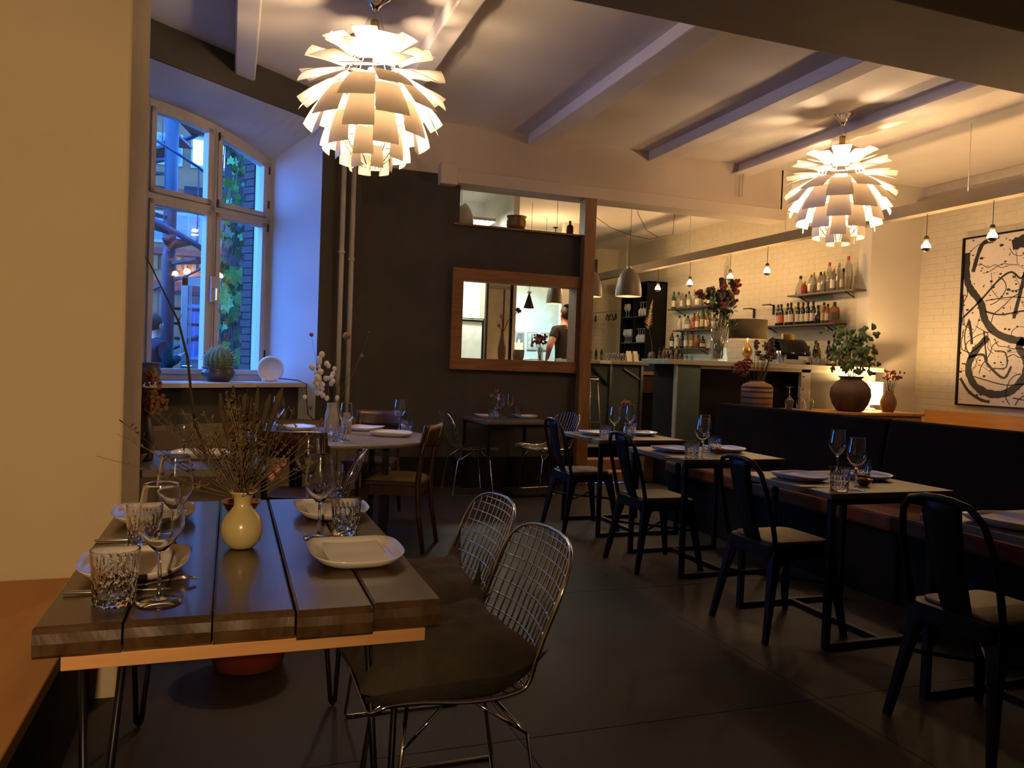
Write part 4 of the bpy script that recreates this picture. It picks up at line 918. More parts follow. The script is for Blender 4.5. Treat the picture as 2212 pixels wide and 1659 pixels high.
# bottles standing on the bar top at its right end
for k, (x, y, shp, mt, lab, s, lb) in enumerate(((6.98, 7.62, 'wine', 'b_dark', 'lab_red', 1, 'dark wine bottle with red label behind the leafy plant'), (7.08, 7.70, 'spirit', 'b_clear', 'lab_white', 1.2, 'tall clear bottle with white label behind the leafy plant'), (7.16, 7.76, 'wine', 'b_green', None, 1.1, 'green bottle at the right end of the bar top'), (7.27, 7.70, 'carafe', 'b_cream', None, 1.15, 'cream carafe at the right end of the bar'), (7.22, 7.52, 'square', 'b_amber', 'lab_dark', 1, 'squat dark-labelled bottle at the bar end'), (6.45, 7.62, 'wine', 'b_dark', 'lab_white', .75, 'short dark bottle right of the coffee machine'))):
    bottle(x, y, ZC, shp, mt, lb, 'bottles on the bar top', lab, 'cap_black', s)
for k, (x, y, shp, mt, lab, s, lb) in enumerate(((6.62, 7.70, 'wine', 'b_dark', 'lab_dark', 1.0, 'dark wine bottle left of the leafy plant on the bar'), (6.72, 7.78, 'spirit', 'b_amber', 'lab_dark', 1.0, 'amber bottle behind the leafy plant, left one'), (6.80, 7.64, 'squat', 'b_dark', 'lab_gold', 1.0, 'squat dark bottle with gold label behind the plant'), (6.90, 7.80, 'wine', 'b_dark', 'lab_white', 1.05, 'dark bottle with white label behind the plant'), (7.02, 7.84, 'tall', 'b_green', None, 1.0, 'slim green bottle at the back of the bar end'), (7.30, 7.60, 'wine', 'b_dark', 'lab_dark', .9, 'dark wine bottle at the far right bar edge'))):
    bottle(x, y, ZC, shp, mt, lb, 'bottles on the bar top', lab, 'cap_black', s)
# lower left dark bottles behind the bar
for k in range(6): bottle(7.2, 12.35-.14*k, 1.4205, ('spirit', 'wine', 'squat')[k % 3], ('b_dark', 'b_amber', 'b_dark')[k % 3], 'dark bottle, %s from the left in the lowest row beside the cabinet' % ORD[k], 'dark bottles beside the cabinet', 'lab_dark', 'cap_black', .9)
bw = thing('back_bar', 'low dark back bar under the bottle shelves', 'cabinet', (7.2, 10.6, .34)); MB().box(-.52, .19, -2.3, 1.86, 0, 1.05).build('carcass', 'black_paint', bw); MB().box(-.55, .19, -2.3, 1.86, 1.05, 1.08).build('top_board', 'counter_top', bw)
# row of small wine bottles and glasses on the side counter
for k in range(5): bottle(4.14+.077*k, 9.08, 1.366, 'wine', 'b_dark', 'small dark wine bottle, %s from the left on the side counter' % ORD[k], 'wine bottles on the side counter', None if k % 2 else 'lab_dark', ('cap_red', 'cap_gold', 'cap_black')[k % 3], .55)
for k in range(11):
    x = 4.50+.043*k; me = MB().lathe([(.014, 0), (.016, .002), (.017, .10), (.015, .10), (.014, .005), (.001, .004)], 12) if k == 0 else None
    if me: SMG = me.mesh('shot_glass', 'b_clear', True)
    tag(link('shot_glass', SMG, None, (x, 9.0, 1.366)), 'small straight glass, %s from the left in the row on the side counter' % ORD[k], 'glass', 'row of glasses on the side counter')
for k, (x, a) in enumerate(((4.76, 0), (4.86, 12))):
    m = MB().add([(-.035, 0, 0), (.035, 0, 0), (.035, .04, .13), (-.035, .04, .13), (-.035, .08, 0), (.035, .08, 0)], [(0, 1, 2, 3), (3, 2, 5, 4)])
    tag(m.build('card_stand', 'paper', loc=(x, 8.9, 1.366), rz=R(a), solid=.002), ('white' if k == 0 else 'tilted white')+' folded menu card on the side counter', 'card')
# ---- black cabinet with glasses
cb = thing('shelf_cabinet', 'tall black open shelf cabinet holding glasses', 'cabinet', (7.19, 13.0, .34))
MB().box(.18, .2, -.5, .5, 0, 2.52).build('back_panel', 'black_paint', cb)
for y0, y1, z0, z1, nm in ((-.5, -.475, 0, 2.52, 'side_panel'), (.475, .5, 0, 2.52, 'side_panel'), (-.5, .5, 2.495, 2.52, 'top_panel')): MB().box(-.2, .2, y0, y1, z0, z1).build(nm, 'black_paint', cb)
MB().box(-.2, .2, -.012, .012, 0, 2.5).build('divider', 'black_paint', cb)
for z in (.55, 1.02, 1.41, 1.89): MB().box(-.2, .2, -.475, .475, z, z+.018).build('shelf', M('shelf_grey', (.06, .055, .05), .5), cb)
GL2 = GLS.copy(); GL2.materials[0] = M('glass_lit_tint', (.8, .74, .62), .15, trans=.45, var=.05)  # paler milky copy of the glass, its lit look put into the colour
for z, lst in ((1.43, (.36, .30, .24, .18, .12)), (1.908, (.35, .25)), (1.43, (-.15, -.22, -.30, -.37)), (1.908, (-.2, -.3, -.4))):
    for q, yy in enumerate(lst):
        o = link('wine_glass', GL2, None, (7.03, 13.0+yy, .34+z), 0)
        inv = yy < 0
        if inv: o.rotation_euler = (math.pi, 0, 0); o.location.z += .246
        tag(o, '%s stemmed glass, %s from the left on the %s %s shelf of the black cabinet' % ('upside-down' if inv else 'upright', ORD[q], 'upper' if z > 1.6 else 'lower', 'right' if inv else 'left'), 'glass', 'glasses in the black cabinet')
# coat hangers on a wall rail
hr = thing('coat_rail', 'thin coat rail in front of the white brick wall', 'rail', (6.9, 14.1, 2.36)); MB().cyl((-.1, -.9, 0), (-.1, .38, 0), .010).build('rail', 'steel', hr); MB().cyl((-.1, .3, 0), (-.1, .39, 0), .02).build('end_bracket', 'steel', hr)
for k, yy in enumerate((.10, -.42, -.58, -.76)):
    t = thing('coat_hanger', ('single black coat hanger, left on the coat rail', 'black coat hanger, first of the bunch beside the cabinet', 'black coat hanger, second of the bunch beside the cabinet', 'black coat hanger, third of the bunch beside the cabinet')[k], 'hanger', (6.8, 14.1+yy, 2.36), R((62, 55, 48, 68)[k]), 'black coat hangers')
    MB().tube([(-.20, 0, -.16), (-.03, 0, -.055), (.03, 0, -.055), (.20, 0, -.16)], .011, 6).build('shoulder', 'black_paint', t); MB().cyl((-.20, 0, -.16), (.20, 0, -.16), .007).build('trouser_bar', 'black_paint', t)
    MB().tube([(0, 0, -.055), (0, 0, 0.0)]+[(.015-.015*math.cos(a), 0, .015*math.sin(a)+.002) for a in (0.3, 1, 1.6, 2.4, 3.1)], .003, 6).build('hook', 'steel', t)
# ---- on the bar top: bouquet, lamp, tablet, coffee machine
gv = MB().lathe([(.095, 0), (.10, .004), (.10, .40), (.094, .40), (.094, .02), (.001, .018)], 28)
tag(gv.build('glass_vase', 'thin_glass', loc=(5.22, 7.66, ZC), smooth=True), 'tall clear cylinder vase with big bouquet on the bar', 'vase')
bq = thing('big_bouquet', 'tall bouquet of dark red flowers, greenery and pampas in the cylinder vase', 'flowers', (5.22, 7.66, ZC+.03))
rnd = random.Random(31)
for k in range(34):
    tip = (rnd.gauss(.02, .085), rnd.gauss(0, .06), rnd.uniform(.55, .88)); m = MB(); sprig(m, (rnd.uniform(-.05, .05), rnd.uniform(-.05, .05), 0), tip, .003); m.build('stem', 'stem_green', bq)
    if k < 24:
        b_ = MB()
        for q in range(12): b_.ball((tip[0]+rnd.uniform(-.035, .035), tip[1]+rnd.uniform(-.035, .035), tip[2]+rnd.uniform(-.035, .04)), .022, 6, 5)
        b_.build('bloom', ('red_bloom', 'clay_dark', 'stem_brown')[k % 3], bq, smooth=True)
for k in range(130):
    p = Vector((rnd.gauss(.03, .085), rnd.gauss(0, .06), rnd.uniform(.33, .72))); d = Vector((rnd.uniform(-1, 1), rnd.uniform(-1, 1), rnd.uniform(-.4, .8))).normalized()*.085; sd = d.cross(Vector((0, 0, 1))).normalized()*.02
    MB().add([p, p+d*.5+sd, p+d, p+d*.5-sd], [(0, 1, 2, 3)]).build('leaf', 'leaf_green', bq, solid=.001)
for k in range(4):
    tp = Vector((.03+.04*k, .02*k-.02, .92+.07*((k*2) % 3))); m = MB()
    for q in range(80):
        f = rnd.random(); p = tp+Vector((0, 0, .28))*(f-.5); d = Vector((rnd.gauss(0, 1), rnd.gauss(0, 1), .8)).normalized()*(.045*(1-f*.6)); m.tube([p, p+d], [.0018, .0004], 3, caps=False)
    tag(m.build('pampas_plume', 'pampas', bq), kind='stuff'); m = MB(); sprig(m, (0, 0, 0), tp, .003); m.build('stem', 'grass_dry', bq)
pg = thing('pampas_grass', 'pale pampas plume standing beside the black cabinet', 'dried flowers', (6.74, 11.9, 1.45))
m = MB()
for q in range(160):
    f = rnd.random(); p = Vector((0, 0, .52))+Vector((-.06+.08*f, 0, .5*f)); d = Vector((rnd.gauss(0, 1), rnd.gauss(0, 1), .9)).normalized()*(.09*(1.1-f)); m.tube([p, p+d], [.003, .001], 3, caps=False)
tag(m.build('plume', 'pampas', pg), kind='stuff'); m = MB(); sprig(m, (.06, 0, 0), (-.06, 0, .6), .004); m.build('stem', 'grass_dry', pg)
dp = MB().lathe([(.06, 0), (.07, .01), (.06, .12), (.04, .16), (.038, .16), (.05, .05), (.001, .02)], 16); tag(dp.build('flower_vase', 'pot_dark', loc=(6.78, 11.9, 1.4205), smooth=True), 'dark vase holding the pampas plume by the cabinet', 'vase')
lp = thing('table_lamp', 'brass table lamp with wide dark drum shade on the bar', 'lamp', (5.67, 7.74, ZC))
MB().lathe([(.215, .275), (.218, .275), (.218, .50), (.215, .50)], 36, cap0=False).build('lamp_shade', M('shade_olive', (.10, .075, .03), .9), lp, smooth=True)
MB().lathe([(.06, 0), (.065, .01), (.06, .02), (.035, .05), (.055, .10), (.06, .14), (.04, .19), (.018, .22), (.016, .30)], 20, cap1=True).build('lamp_base', 'brass', lp, smooth=True)
MB().ball((0, 0, .34), .035, 12, 8).build('bulb', 'edison_soft', lp, smooth=True)
tb = thing('tablet', 'small tablet with pale screen behind the glass vase', 'tablet', (5.38, 7.80, ZC), R(-8)); MB().add([(-.06, 0, 0), (.06, 0, 0), (.06, .03, .17), (-.06, .03, .17)], [(0, 1, 2, 3)]).build('case', 'paper', tb, solid=.01)
MB().add([(-.052, -.007, .01), (.052, -.007, .01), (.052, .022, .16), (-.052, .022, .16)], [(0, 1, 2, 3)]).build('screen', M('screen', (.5, .8, .75), .4, emit=(.55, .9, .85), es=.5), tb, solid=.002)
MB().ball((0, -.003, .085), .012, 10, 6, (1, .5, 1)).build('logo', 'pot_dark', tb)
cm = thing('coffee_machine', 'dark rounded coffee machine on the bar top', 'machine', (6.22, 7.70, ZC))
MB().box(-.17, .17, -.12, .14, .0, .06).build('drip_tray', 'steel', cm, bevel=.01)
MB().grid(lambda u, v: (-.19+.38*v, .01+.14*math.cos(math.pi*u), .10+.19*math.sin(math.pi*u)), 14, 4).build('body', 'black_paint', cm, solid=.02, smooth=True)
MB().box(-.18, .18, .02, .15, .05, .14).build('back_body', 'black_paint', cm, bevel=.02); MB().lathe([(.07, 0), (.075, .005), (.075, .07), (.07, .075), (.001, .075)], 20, (.0, .02, .285)).build('warming_rail', 'brass', cm)
for x in (-.08, .08): MB().tube([(x, -.12, .14), (x, -.20, .13)], .010, 8).build('portafilter', 'steel', cm)
for k, (x, s) in enumerate(((5.92, .9), (6.0, 1.0), (6.46, 1.0), (6.56, .9))): tumb(x, 7.52, '%s from the left beside the coffee machine' % ORD[k], ZC, s)
tag(MB().lathe([(.035, 0), (.037, .004), (.037, .15), (.034, .155), (.03, .15), (.03, .01), (.001, .008)], 18).build('metal_jug', 'chrome', loc=(6.03, 7.62, ZC), smooth=True), 'shiny metal jug left of the coffee machine', 'jug')
for k, (yy, zz, lb) in enumerate(((9.95, 2.10, 'first small black wall bracket left of the wine shelf'), (9.50, 2.13, 'second small black wall bracket above the wine shelf end'))):
    b_ = thing('wall_bracket', lb, 'bracket', (7.39, yy, zz)); MB().box(-.14, .0, -.012, .012, .13, .145).build('bracket_arm', 'iron_dark', b_); MB().box(-.02, .005, -.012, .012, 0, .14).build('bracket_leg', 'iron_dark', b_); MB().box(-.14, -.12, -.09, .09, .13, .145).build('bracket_plate', 'iron_dark', b_)
# ---- sideboard in front of the bar with vases and lamp
sb = thing('sideboard', 'orange wooden sideboard in front of the bar counter', 'sideboard', (6.4, 6.98, 0)); MB().box(-1.33, .84, -.34, .34, .86, .89).build('top_board', 'bench_wood', sb, bevel=.004); MB().box(-1.29, .83, -.30, .32, .0, .86).build('carcass', 'bench_wood', sb)
for k in range(4):
    d_ = MB().box(-1.27+.525*k, -.76+.525*k, -.32, -.30, .1, .84).build('door', 'bench_wood', sb, bevel=.004)
    MB().ball((-.81+.525*k, -.33, .5), .014, 10, 6).build('knob', 'brass', d_, smooth=True)
ZS = .89
v1 = thing('striped_vase', 'straight-sided clay vase with dark stripes on the sideboard', 'vase', (5.07, 6.85, ZS)); v1.location.x = 5.16
MB().lathe([(.12, 0), (.155, .01), (.16, .03), (.16, .235), (.14, .265), (.09, .285), (.075, .29), (.075, .30), (.065, .30), (.07, .28), (.001, .03)], 32).build('vase_body', 'clay', v1, smooth=True)
for z in (.06, .12, .18, .225): MB().lathe([(.1605, z), (.162, z+.004), (.162, z+.016), (.1605, z+.02)], 32, cap0=False).build('stripe', 'clay_dark', v1, smooth=True)
bq = thing('dried_bouquet', 'brown dried flowers spreading from the striped clay vase', 'dried flowers', (5.16, 6.85, ZS+.12)); rnd = random.Random(41)
for k in range(16):
    tip = (rnd.uniform(-.05, .22), rnd.uniform(-.06, .06), rnd.uniform(.40, .62)); m = MB(); sprig(m, (0, 0, 0), tip, .003); m.build('stem', 'grass_dark', bq); b_ = MB()
    for q in range(22): b_.ball((tip[0]+rnd.uniform(-.022, .022), tip[1]+rnd.uniform(-.022, .022), tip[2]+rnd.uniform(-.022, .022)), .012, 5, 4)
    b_.build('flower_head', ('grass_dark', 'rust_bloom', 'grass_dry')[k % 3], bq)
for cx, cz in ((-.20, .33), (-.13, .36), (-.26, .30), (-.17, .27)):
    b_ = MB()
    for q in range(40): d = Vector((rnd.gauss(0, 1), rnd.gauss(0, 1), rnd.gauss(0, 1))).normalized()*.05; b_.ball((cx+d.x, d.y, cz+d.z), .013, 5, 4)
    b_.build('flower_head', 'red_bloom', bq); m = MB(); sprig(m, (0, 0, 0), (cx, 0, cz), .003); m.build('stem', 'grass_dark', bq)
v2 = MB().lathe([(.11, 0), (.14, .01), (.185, .08), (.212, .17), (.205, .25), (.16, .32), (.115, .345), (.11, .36), (.135, .38), (.13, .385), (.105, .36), (.10, .34), (.15, .3), (.001, .05)], 40)
tag(v2.build('wide_vase', 'clay_dark', loc=(6.41, 6.88, ZS), smooth=True), 'big wide-bellied brown clay vase on the sideboard', 'vase')
lf = thing('leafy_plant', 'broad green leaves growing from the wide clay vase', 'plant', (6.41, 6.88, ZS+.25)); rnd = random.Random(51)
for k in range(150):
    a = rnd.uniform(0, 6.28); c_ = Vector((rnd.gauss(.03, .15), rnd.gauss(0, .08), rnd.uniform(.18, .68))); rr_ = rnd.uniform(.024, .05)
    nrm = Vector((rnd.uniform(-.7, .7), -1, rnd.uniform(-.3, .6))).normalized(); u = nrm.orthogonal().normalized(); v = nrm.cross(u); pts = [c_+(u*math.cos(q*6.283/9)+v*math.sin(q*6.283/9))*rr_*(.85+.25*math.cos(q*2.1+a)) for q in range(9)]
    MB().add([c_+nrm*.012]+pts, [(0, 1+q, 1+(q+1) % 9) for q in range(9)]).build('leaf', 'leaf_green', lf, solid=.001)
for k in range(7): m = MB(); sprig(m, (rnd.uniform(-.04, .04), 0, -.1), (rnd.gauss(.02, .1), 0, rnd.uniform(.3, .55)), .004); m.build('stem', 'stem_green', lf)
l2 = thing('table_lamp', 'white cylinder table lamp glowing against the pier', 'lamp', (6.97, 7.20, ZS))
MB().lathe([(.15, .07), (.152, .07), (.152, .33), (.15, .33)], 32, cap0=False).build('lamp_shade', M('shade_glow', (.9, .8, .6), .9, emit=(1., .68, .30), es=5.5), l2, smooth=True)
MB().lathe([(.08, 0), (.085, .01), (.08, .02), (.02, .03), (.018, .27)], 20, cap1=True).build('lamp_base', 'porcelain', l2, smooth=True); MB().ball((0, 0, .305), .04, 12, 8).build('bulb', M('lamp2_bulb', (1, .9, .7), .3, emit=(1., .63, .27), es=1500.), l2, smooth=True)
v3 = MB().lathe([(.055, 0), (.06, .005), (.085, .07), (.088, .12), (.065, .18), (.048, .21), (.055, .235), (.05, .235), (.04, .2), (.001, .03)], 24)
tag(v3.build('clay_vase', 'clay', loc=(6.95, 6.88, ZS), smooth=True), 'small brown clay vase of dry blossoms beside the glowing lamp', 'vase')
bq = thing('dried_bouquet', 'dry reddish blossoms in the small clay vase by the lamp', 'dried flowers', (6.95, 6.88, ZS+.15)); rnd = random.Random(61)
for k in range(16):
    tip = (rnd.uniform(-.07, .13), rnd.uniform(-.06, .06), rnd.uniform(.20, .30)); m = MB(); sprig(m, (0, 0, 0), tip, .0025); m.build('stem', 'stem_green', bq); b_ = MB()
    for q in range(6): b_.ball((tip[0]+rnd.gauss(0, .013), tip[1]+rnd.gauss(0, .013), tip[2]+rnd.gauss(0, .008)), .012, 6, 4)
    b_.build('blossom', 'rust_bloom' if k % 2 else 'red_bloom', bq, smooth=True)
for k, x in enumerate((5.78, 5.93, 6.05)):
    o = link('wine_glass', GLS, None, (x, 7.1, ZS+.246), 0); o.rotation_euler = (math.pi, 0, 0); tag(o, 'upside-down stemmed glass, %s from the left on the sideboard' % ORD[k], 'glass', 'glasses on the sideboard')
# ---- painting
pt = thing('painting', 'large framed abstract painting of black strokes on white', 'painting', (8.19, 6.0, 1.97))
MB().box(-.03, -.01, -1.05, 1.03, -.97, .97).build('canvas', 'canvas', pt)
for a in ((-.05, .0, 1.03, 1.055, -.99, .99), (-.05, .0, -1.075, -1.05, -.99, .99), (-.05, .0, -1.05, 1.03, .97, .99), (-.05, .0, -1.05, 1.03, -.99, -.97)): MB().box(*a).build('frame_side', 'black_paint', pt)
def stroke(pts, w_, nm='brush_stroke'):
    """pts: (distance from the left edge, height from bottom) in metres, on the canvas face; flat paint ribbon"""
    P = [Vector((0, 1.03-a, -.97+b_)) for a, b_ in pts]; Q = []
    for i in range(len(P)-1):
        p0, p1, p2, p3 = P[max(0, i-1)], P[i], P[i+1], P[min(len(P)-1, i+2)]
        for k in range(6): f = k/6; Q.append(.5*((2*p1)+(p2-p0)*f+(2*p0-5*p1+4*p2-p3)*f*f+(3*p1-p0-3*p2+p3)*f**3))
    Q.append(P[-1]); V = []; F = []
    for i, q in enumerate(Q):
        d = (Q[min(len(Q)-1, i+1)]-Q[max(0, i-1)]).normalized(); nn = Vector((0, -d.z, d.y)); ww_ = w_*(.85+.3*random.random())/2
        V += [q+nn*ww_+Vector((-.0325, 0, 0)), q-nn*ww_+Vector((-.0325, 0, 0)), q+nn*ww_+Vector((-.030, 0, 0)), q-nn*ww_+Vector((-.030, 0, 0))]
    for i in range(len(Q)-1): a = i*4; F += [(a, a+1, a+5, a+4), (a, a+4, a+6, a+2), (a+1, a+3, a+7, a+5)]
    MB().add(V, F).build(nm, 'ink', pt)
random.seed(9)
for pts, w_ in (([(.03, 1.78), (.04, 1.5), (.10, 1.35), (.24, 1.18), (.32, .96), (.50, .80), (.8, .72), (1.1, .72), (1.5, .75)], .085), ([(.36, .78), (.20, .62), (.12, .42), (.22, .22), (.44, .13), (.66, .17), (.82, .34), (.83, .52), (.74, .66), (.80, .74)], .085), ([(.12, 1.55), (.22, 1.85), (.36, 1.88)], .05), ([(.60, 1.80), (.8, 1.84), (1.1, 1.86), (1.4, 1.80)], .13), ([(.78, 1.53), (.72, 1.25), (.66, .98)], .04), ([(.10, .98), (.14, .80), (.15, .70)], .035), ([(.02, 1.02), (.25, 1.22), (.45, 1.42), (.60, 1.50), (.72, 1.42), (.78, 1.52)], .022), ([(.30, 1.08), (.5, 1.03), (.8, 1.06), (1.2, 1.05)], .018), ([(.12, .55), (.3, .58), (.36, .48), (.52, .34), (.60, .33), (.66, .45)], .028), ([(.3, .85), (.34, .6), (.36, .5)], .018), ([(.02, .30), (.14, .15), (.30, .06), (.42, .04)], .035), ([(.14, .34), (.3, .30), (.6, .24), (.9, .26), (1.2, .2)], .012), ([(.45, .42), (.6, .44), (.58, .6), (.45, .62)], .014), ([(.1, 1.0), (.05, .8), (.12, .6), (.3, .72)], .014), ([(.3, 1.2), (.6, 1.22), (.9, 1.2), (1.3, 1.25)], .010), ([(.7, .1), (.9, .08), (1.2, .12)], .012), ([(.95, 1.6), (1.1, 1.2), (1.3, .9), (1.25, .4)], .06), ([(1.5, 1.7), (1.7, 1.2), (1.6, .6), (1.8, .2)], .07)): stroke(pts, w_)
m = MB()
for k in range(320):
    y, z, r_ = 1.03-random.random()*1.2, -.95+1.9*random.random(), abs(random.gauss(0, .006))+.002; m.add([(-.0315, y+r_*math.cos(a)*1.6, z+r_*math.sin(a)) for a in (0, 1, 2, 3, 4, 5)], [tuple(range(6))])
tag(m.build('paint_splatter', 'ink', pt), kind='stuff')
for k in range(34):
    a, b_ = random.uniform(.02, 1.1), random.uniform(.05, 1.85); d1 = random.uniform(0, 6.28); pts = [(a, b_)]
    for q in range(5): d1 += random.uniform(-.9, .9); a = min(1.6, max(.01, a+.09*math.cos(d1))); b_ = min(1.92, max(.02, b_+.09*math.sin(d1))); pts.append((a, b_))
    stroke(pts, random.choice((.004, .006, .009)), 'drip_line')
# ================================================================== HATCH, LEDGE, KITCHEN ROOM
tag(MB().box(2.2, 3.5, 7.96, 8.45, 1.27, 1.303).build('hatch_shelf', 'frame_wood'), 'wooden shelf behind the serving hatch', 'shelf')
ZH = 1.3055
tv = MB().lathe([(.030, 0), (.036, .01), (.046, .09), (.044, .15), (.028, .22), (.018, .27), (.017, .30), (.021, .315), (.018, .315), (.013, .29), (.001, .05)], 24)
tag(tv.build('tall_vase', 'clay', loc=(2.70, 7.90, ZH), smooth=True), 'slim tan vase standing in the serving hatch', 'vase')
bq = thing('dried_bouquet', 'three dark thistle heads in the slim hatch vase', 'dried flowers', (2.70, 7.90, ZH+.27)); rnd = random.Random(71)
for tip, r_, mt in (((-.01, 0, .20), .032, 'pink_bloom'), ((-.04, 0, .10), .022, 'red_bloom'), ((.17, 0, .27), .042, 'red_bloom')):
    MB().tube([(0, 0, 0), (tip[0]*.35, 0, tip[2]*.6), tip], .004, 6).build('stem', 'stem_brown', bq, smooth=True); b_ = MB()
    for q in range(40): d = Vector((rnd.gauss(0, 1), rnd.gauss(0, 1), rnd.gauss(0, 1))).normalized()*r_; b_.tube([Vector(tip), Vector(tip)+d], [r_*.28, .001], 4, caps=False)
    b_.build('thistle_head', mt, bq)
cd_ = thing('candle_pot', 'grey cup with lit pillar candle in the serving hatch', 'candle', (2.90, 7.93, ZH))
MB().lathe([(.045, 0), (.05, .004), (.062, .06), (.064, .125), (.060, .125), (.056, .06), (.001, .02)], 24).build('cup', M('cup_grey', (.20, .16, .12), .7), cd_, smooth=True)
MB().lathe([(.043, .03), (.043, .17), (.046, .20), (.040, .20), (.036, .185), (.001, .18)], 20).build('candle', M('wax', (.9, .75, .55), .6, emit=(1., .7, .4), es=1.6), cd_, smooth=True)
MB().lathe([(.001, .185), (.007, .20), (.005, .22), (.001, .24)], 8, cap0=False).build('flame', M('flame', (1, .8, .5), .5, emit=(1., .75, .4), es=40.), cd_, smooth=True)
gv = MB().lathe([(.03, 0), (.035, .004), (.03, .12), (.035, .17), (.032, .17), (.026, .12), (.028, .01), (.001, .008)], 18); tag(gv.build('glass_vase', 'thin_glass', loc=(3.26, 8.2, ZH), smooth=True), 'small glass vase of pink flowers behind the hatch', 'vase')
bq = thing('flower_bunch', 'pink and red flowers in the vase behind the hatch', 'flowers', (3.26, 8.2, ZH+.01))
for k in range(14):
    tip = (rnd.uniform(-.075, .075), rnd.uniform(-.05, .05), rnd.uniform(.20, .30)); m = MB(); sprig(m, (0, 0, 0), tip, .0022); m.build('stem', 'stem_green', bq); b_ = MB()
    for q in range(7): b_.ball((tip[0]+rnd.gauss(0, .014), tip[1]+rnd.gauss(0, .014), tip[2]+rnd.gauss(0, .012)), .013, 6, 5)
    b_.build('bloom', ('pink_bloom', 'red_bloom', 'grass_dark')[k % 3], bq, smooth=True)
# on the ledge above the hatch
bk = thing('white_bucket', 'tilted white bucket on the ledge above the hatch', 'bucket', (2.27, 8.12, 2.69)); pr_ = [(.085, 0), (.09, .005), (.115, .19), (.122, .195), (.122, .205), (.11, .205), (.083, .012), (.001, .01)]
m = MB().lathe(pr_, 28); m.move(Matrix.Translation((-.02, 0, .10)) @ Matrix.Rotation(R(66), 4, 'Y') @ Matrix.Translation((0, 0, -.10))); mz = min(p[2] for p in m.v); m.move(Matrix.Translation((0, 0, -mz))); m.build('bucket_body', 'porcelain', bk, smooth=True)
tag(MB().lathe([(.075, 0), (.085, .005), (.105, .04), (.104, .09), (.095, .115), (.098, .125), (.112, .14), (.108, .143), (.092, .12), (.098, .09), (.097, .04), (.001, .01)], 28).build('brass_pot', M('old_brass', (.20, .11, .04), .45, .6), loc=(2.80, 7.87, 2.69), smooth=True), 'old brass pot on the ledge above the hatch', 'pot')
tag(MB().lathe([(.034, 0), (.038, .004), (.038, .085), (.030, .105), (.012, .115), (.012, .14), (.014, .142), (.014, .155)], 18, cap1=True).build('clay_bottle', 'clay_dark', loc=(3.42, 7.87, 2.69), smooth=True), 'small brown clay bottle on the ledge by the post', 'bottle')
tag(MB().lathe([(.02, 0), (.02, .004), (.005, .008), (.004, .055), (.008, .06), (.030, .066), (.030, .07)], 14, cap1=True).build('candle_stand', 'iron_dark', loc=(3.25, 7.87, 2.69), smooth=True), 'tiny iron candle stand on the ledge above the hatch', 'candle holder')
# kitchen room behind
S(MB().box(3.52, 3.60, 10.0, 11.4, .34, H).build('wall_kitchen_side', 'plaster_white'))
S(MB().box(1.1, 3.60, 11.4, 11.5, .34, H).build('wall_kitchen_back', M('kitchen_white', (.82, .85, .80), .6)))
S(MB().box(4.1, 5.75, 13.1, 13.2, .34, H).build('wall_gallery', M('pale_teal', (.62, .80, .78), .7)))
S(MB().box(5.2, 5.75, 12.2, 12.3, .34, H).build('wall_gallery_side', 'plaster_white'))
dr = thing('door_2', None, None, (3.19, 9.98, .34)); S(dr)
MB().box(.0, .32, -.02, .02, 0, 2.02).build('door_leaf', M('door_cream', (.60, .52, .36), .6), dr); MB().box(-.03, .0, -.03, .03, 0, 2.1).build('door_jamb', 'clay_dark', dr); MB().box(.31, .345, -.03, .03, 0, 2.1).build('door_jamb', 'dark_base', dr); MB().box(.0, .31, -.03, .03, 1.93, 1.98).build('door_head', 'counter_top', dr); MB().box(.215, .23, -.03, -.02, 0, 1.93).build('door_bead', 'clay_dark', dr)
fr = thing('fridge', 'tall white kitchen fridge with dark frame seen through the hatch', 'fridge', (3.08, 10.9, .34))
MB().box(-.42, .40, 0, .45, 0, 1.58).build('fridge_body', 'kitchen_white', fr); MB().box(-.42, .40, -.02, 0, 1.53, 1.58).build('fridge_trim', 'dark_base', fr); MB().box(.33, .37, -.02, 0, 0, 1.53).build('fridge_trim', 'dark_base', fr); MB().box(-.3, .34, -.025, -.02, 1.555, 1.57).build('fridge_strip', 'chrome', fr)
def tube_light(label, loc, sx, sy, es, col):
    t = thing('ceiling_light', label, 'ceiling light', loc); MB().box(-sx/2, sx/2, -sy/2, sy/2, .01, .05).build('housing', 'beam_grey', t); MB().box(-sx/2+.01, sx/2-.01, -sy/2+.01, sy/2-.01, 0, .01).build('diffuser', M('diff_'+label[:5], (1, 1, 1), .5, emit=col, es=es), t)
    MB().cyl((0, 0, .05), (0, 0, H-loc[2]), .006, n=6).build('suspension', 'steel', t)
tube_light('white strip light inside the kitchen', (2.9, 10.4, 3.2), .9, .3, 95., (.92, 1., .86))
tube_light('cool strip light over the pale teal gallery wall', (4.46, 12.2, 2.60), .42, .16, 300., (.62, .95, 1.))
for k, x in enumerate((4.80, 5.03, 5.29)):
    p = thing('picture_frame', ('small framed dark portrait on the teal wall', 'framed tower sketch on the teal wall', 'pale framed print right on the teal wall')[k], 'picture', (x, 13.09, 1.71)); MB().box(-.09, .09, -.015, 0, -.16, .16).build('frame', 'frame_white', p); MB().box(-.07, .07, -.018, -.015, -.13, .13).build('print', M('print_%d' % k, ((.2, .2, .18), (.5, .55, .5), (.55, .58, .55))[k], .7, var=.4, scale=14), p)
    if k == 1: MB().add([(-.03, -.019, -.11), (.03, -.019, -.11), (.004, -.019, .09), (-.004, -.019, .09)], [(0, 1, 2, 3)]).build('tower_drawing', 'ink', p)
wc = make_wire_chair('wire chair half seen through the serving hatch', (4.12, 10.4, .34), R(170), G, False); wc.scale = (1.25, 1.25, 1.27)
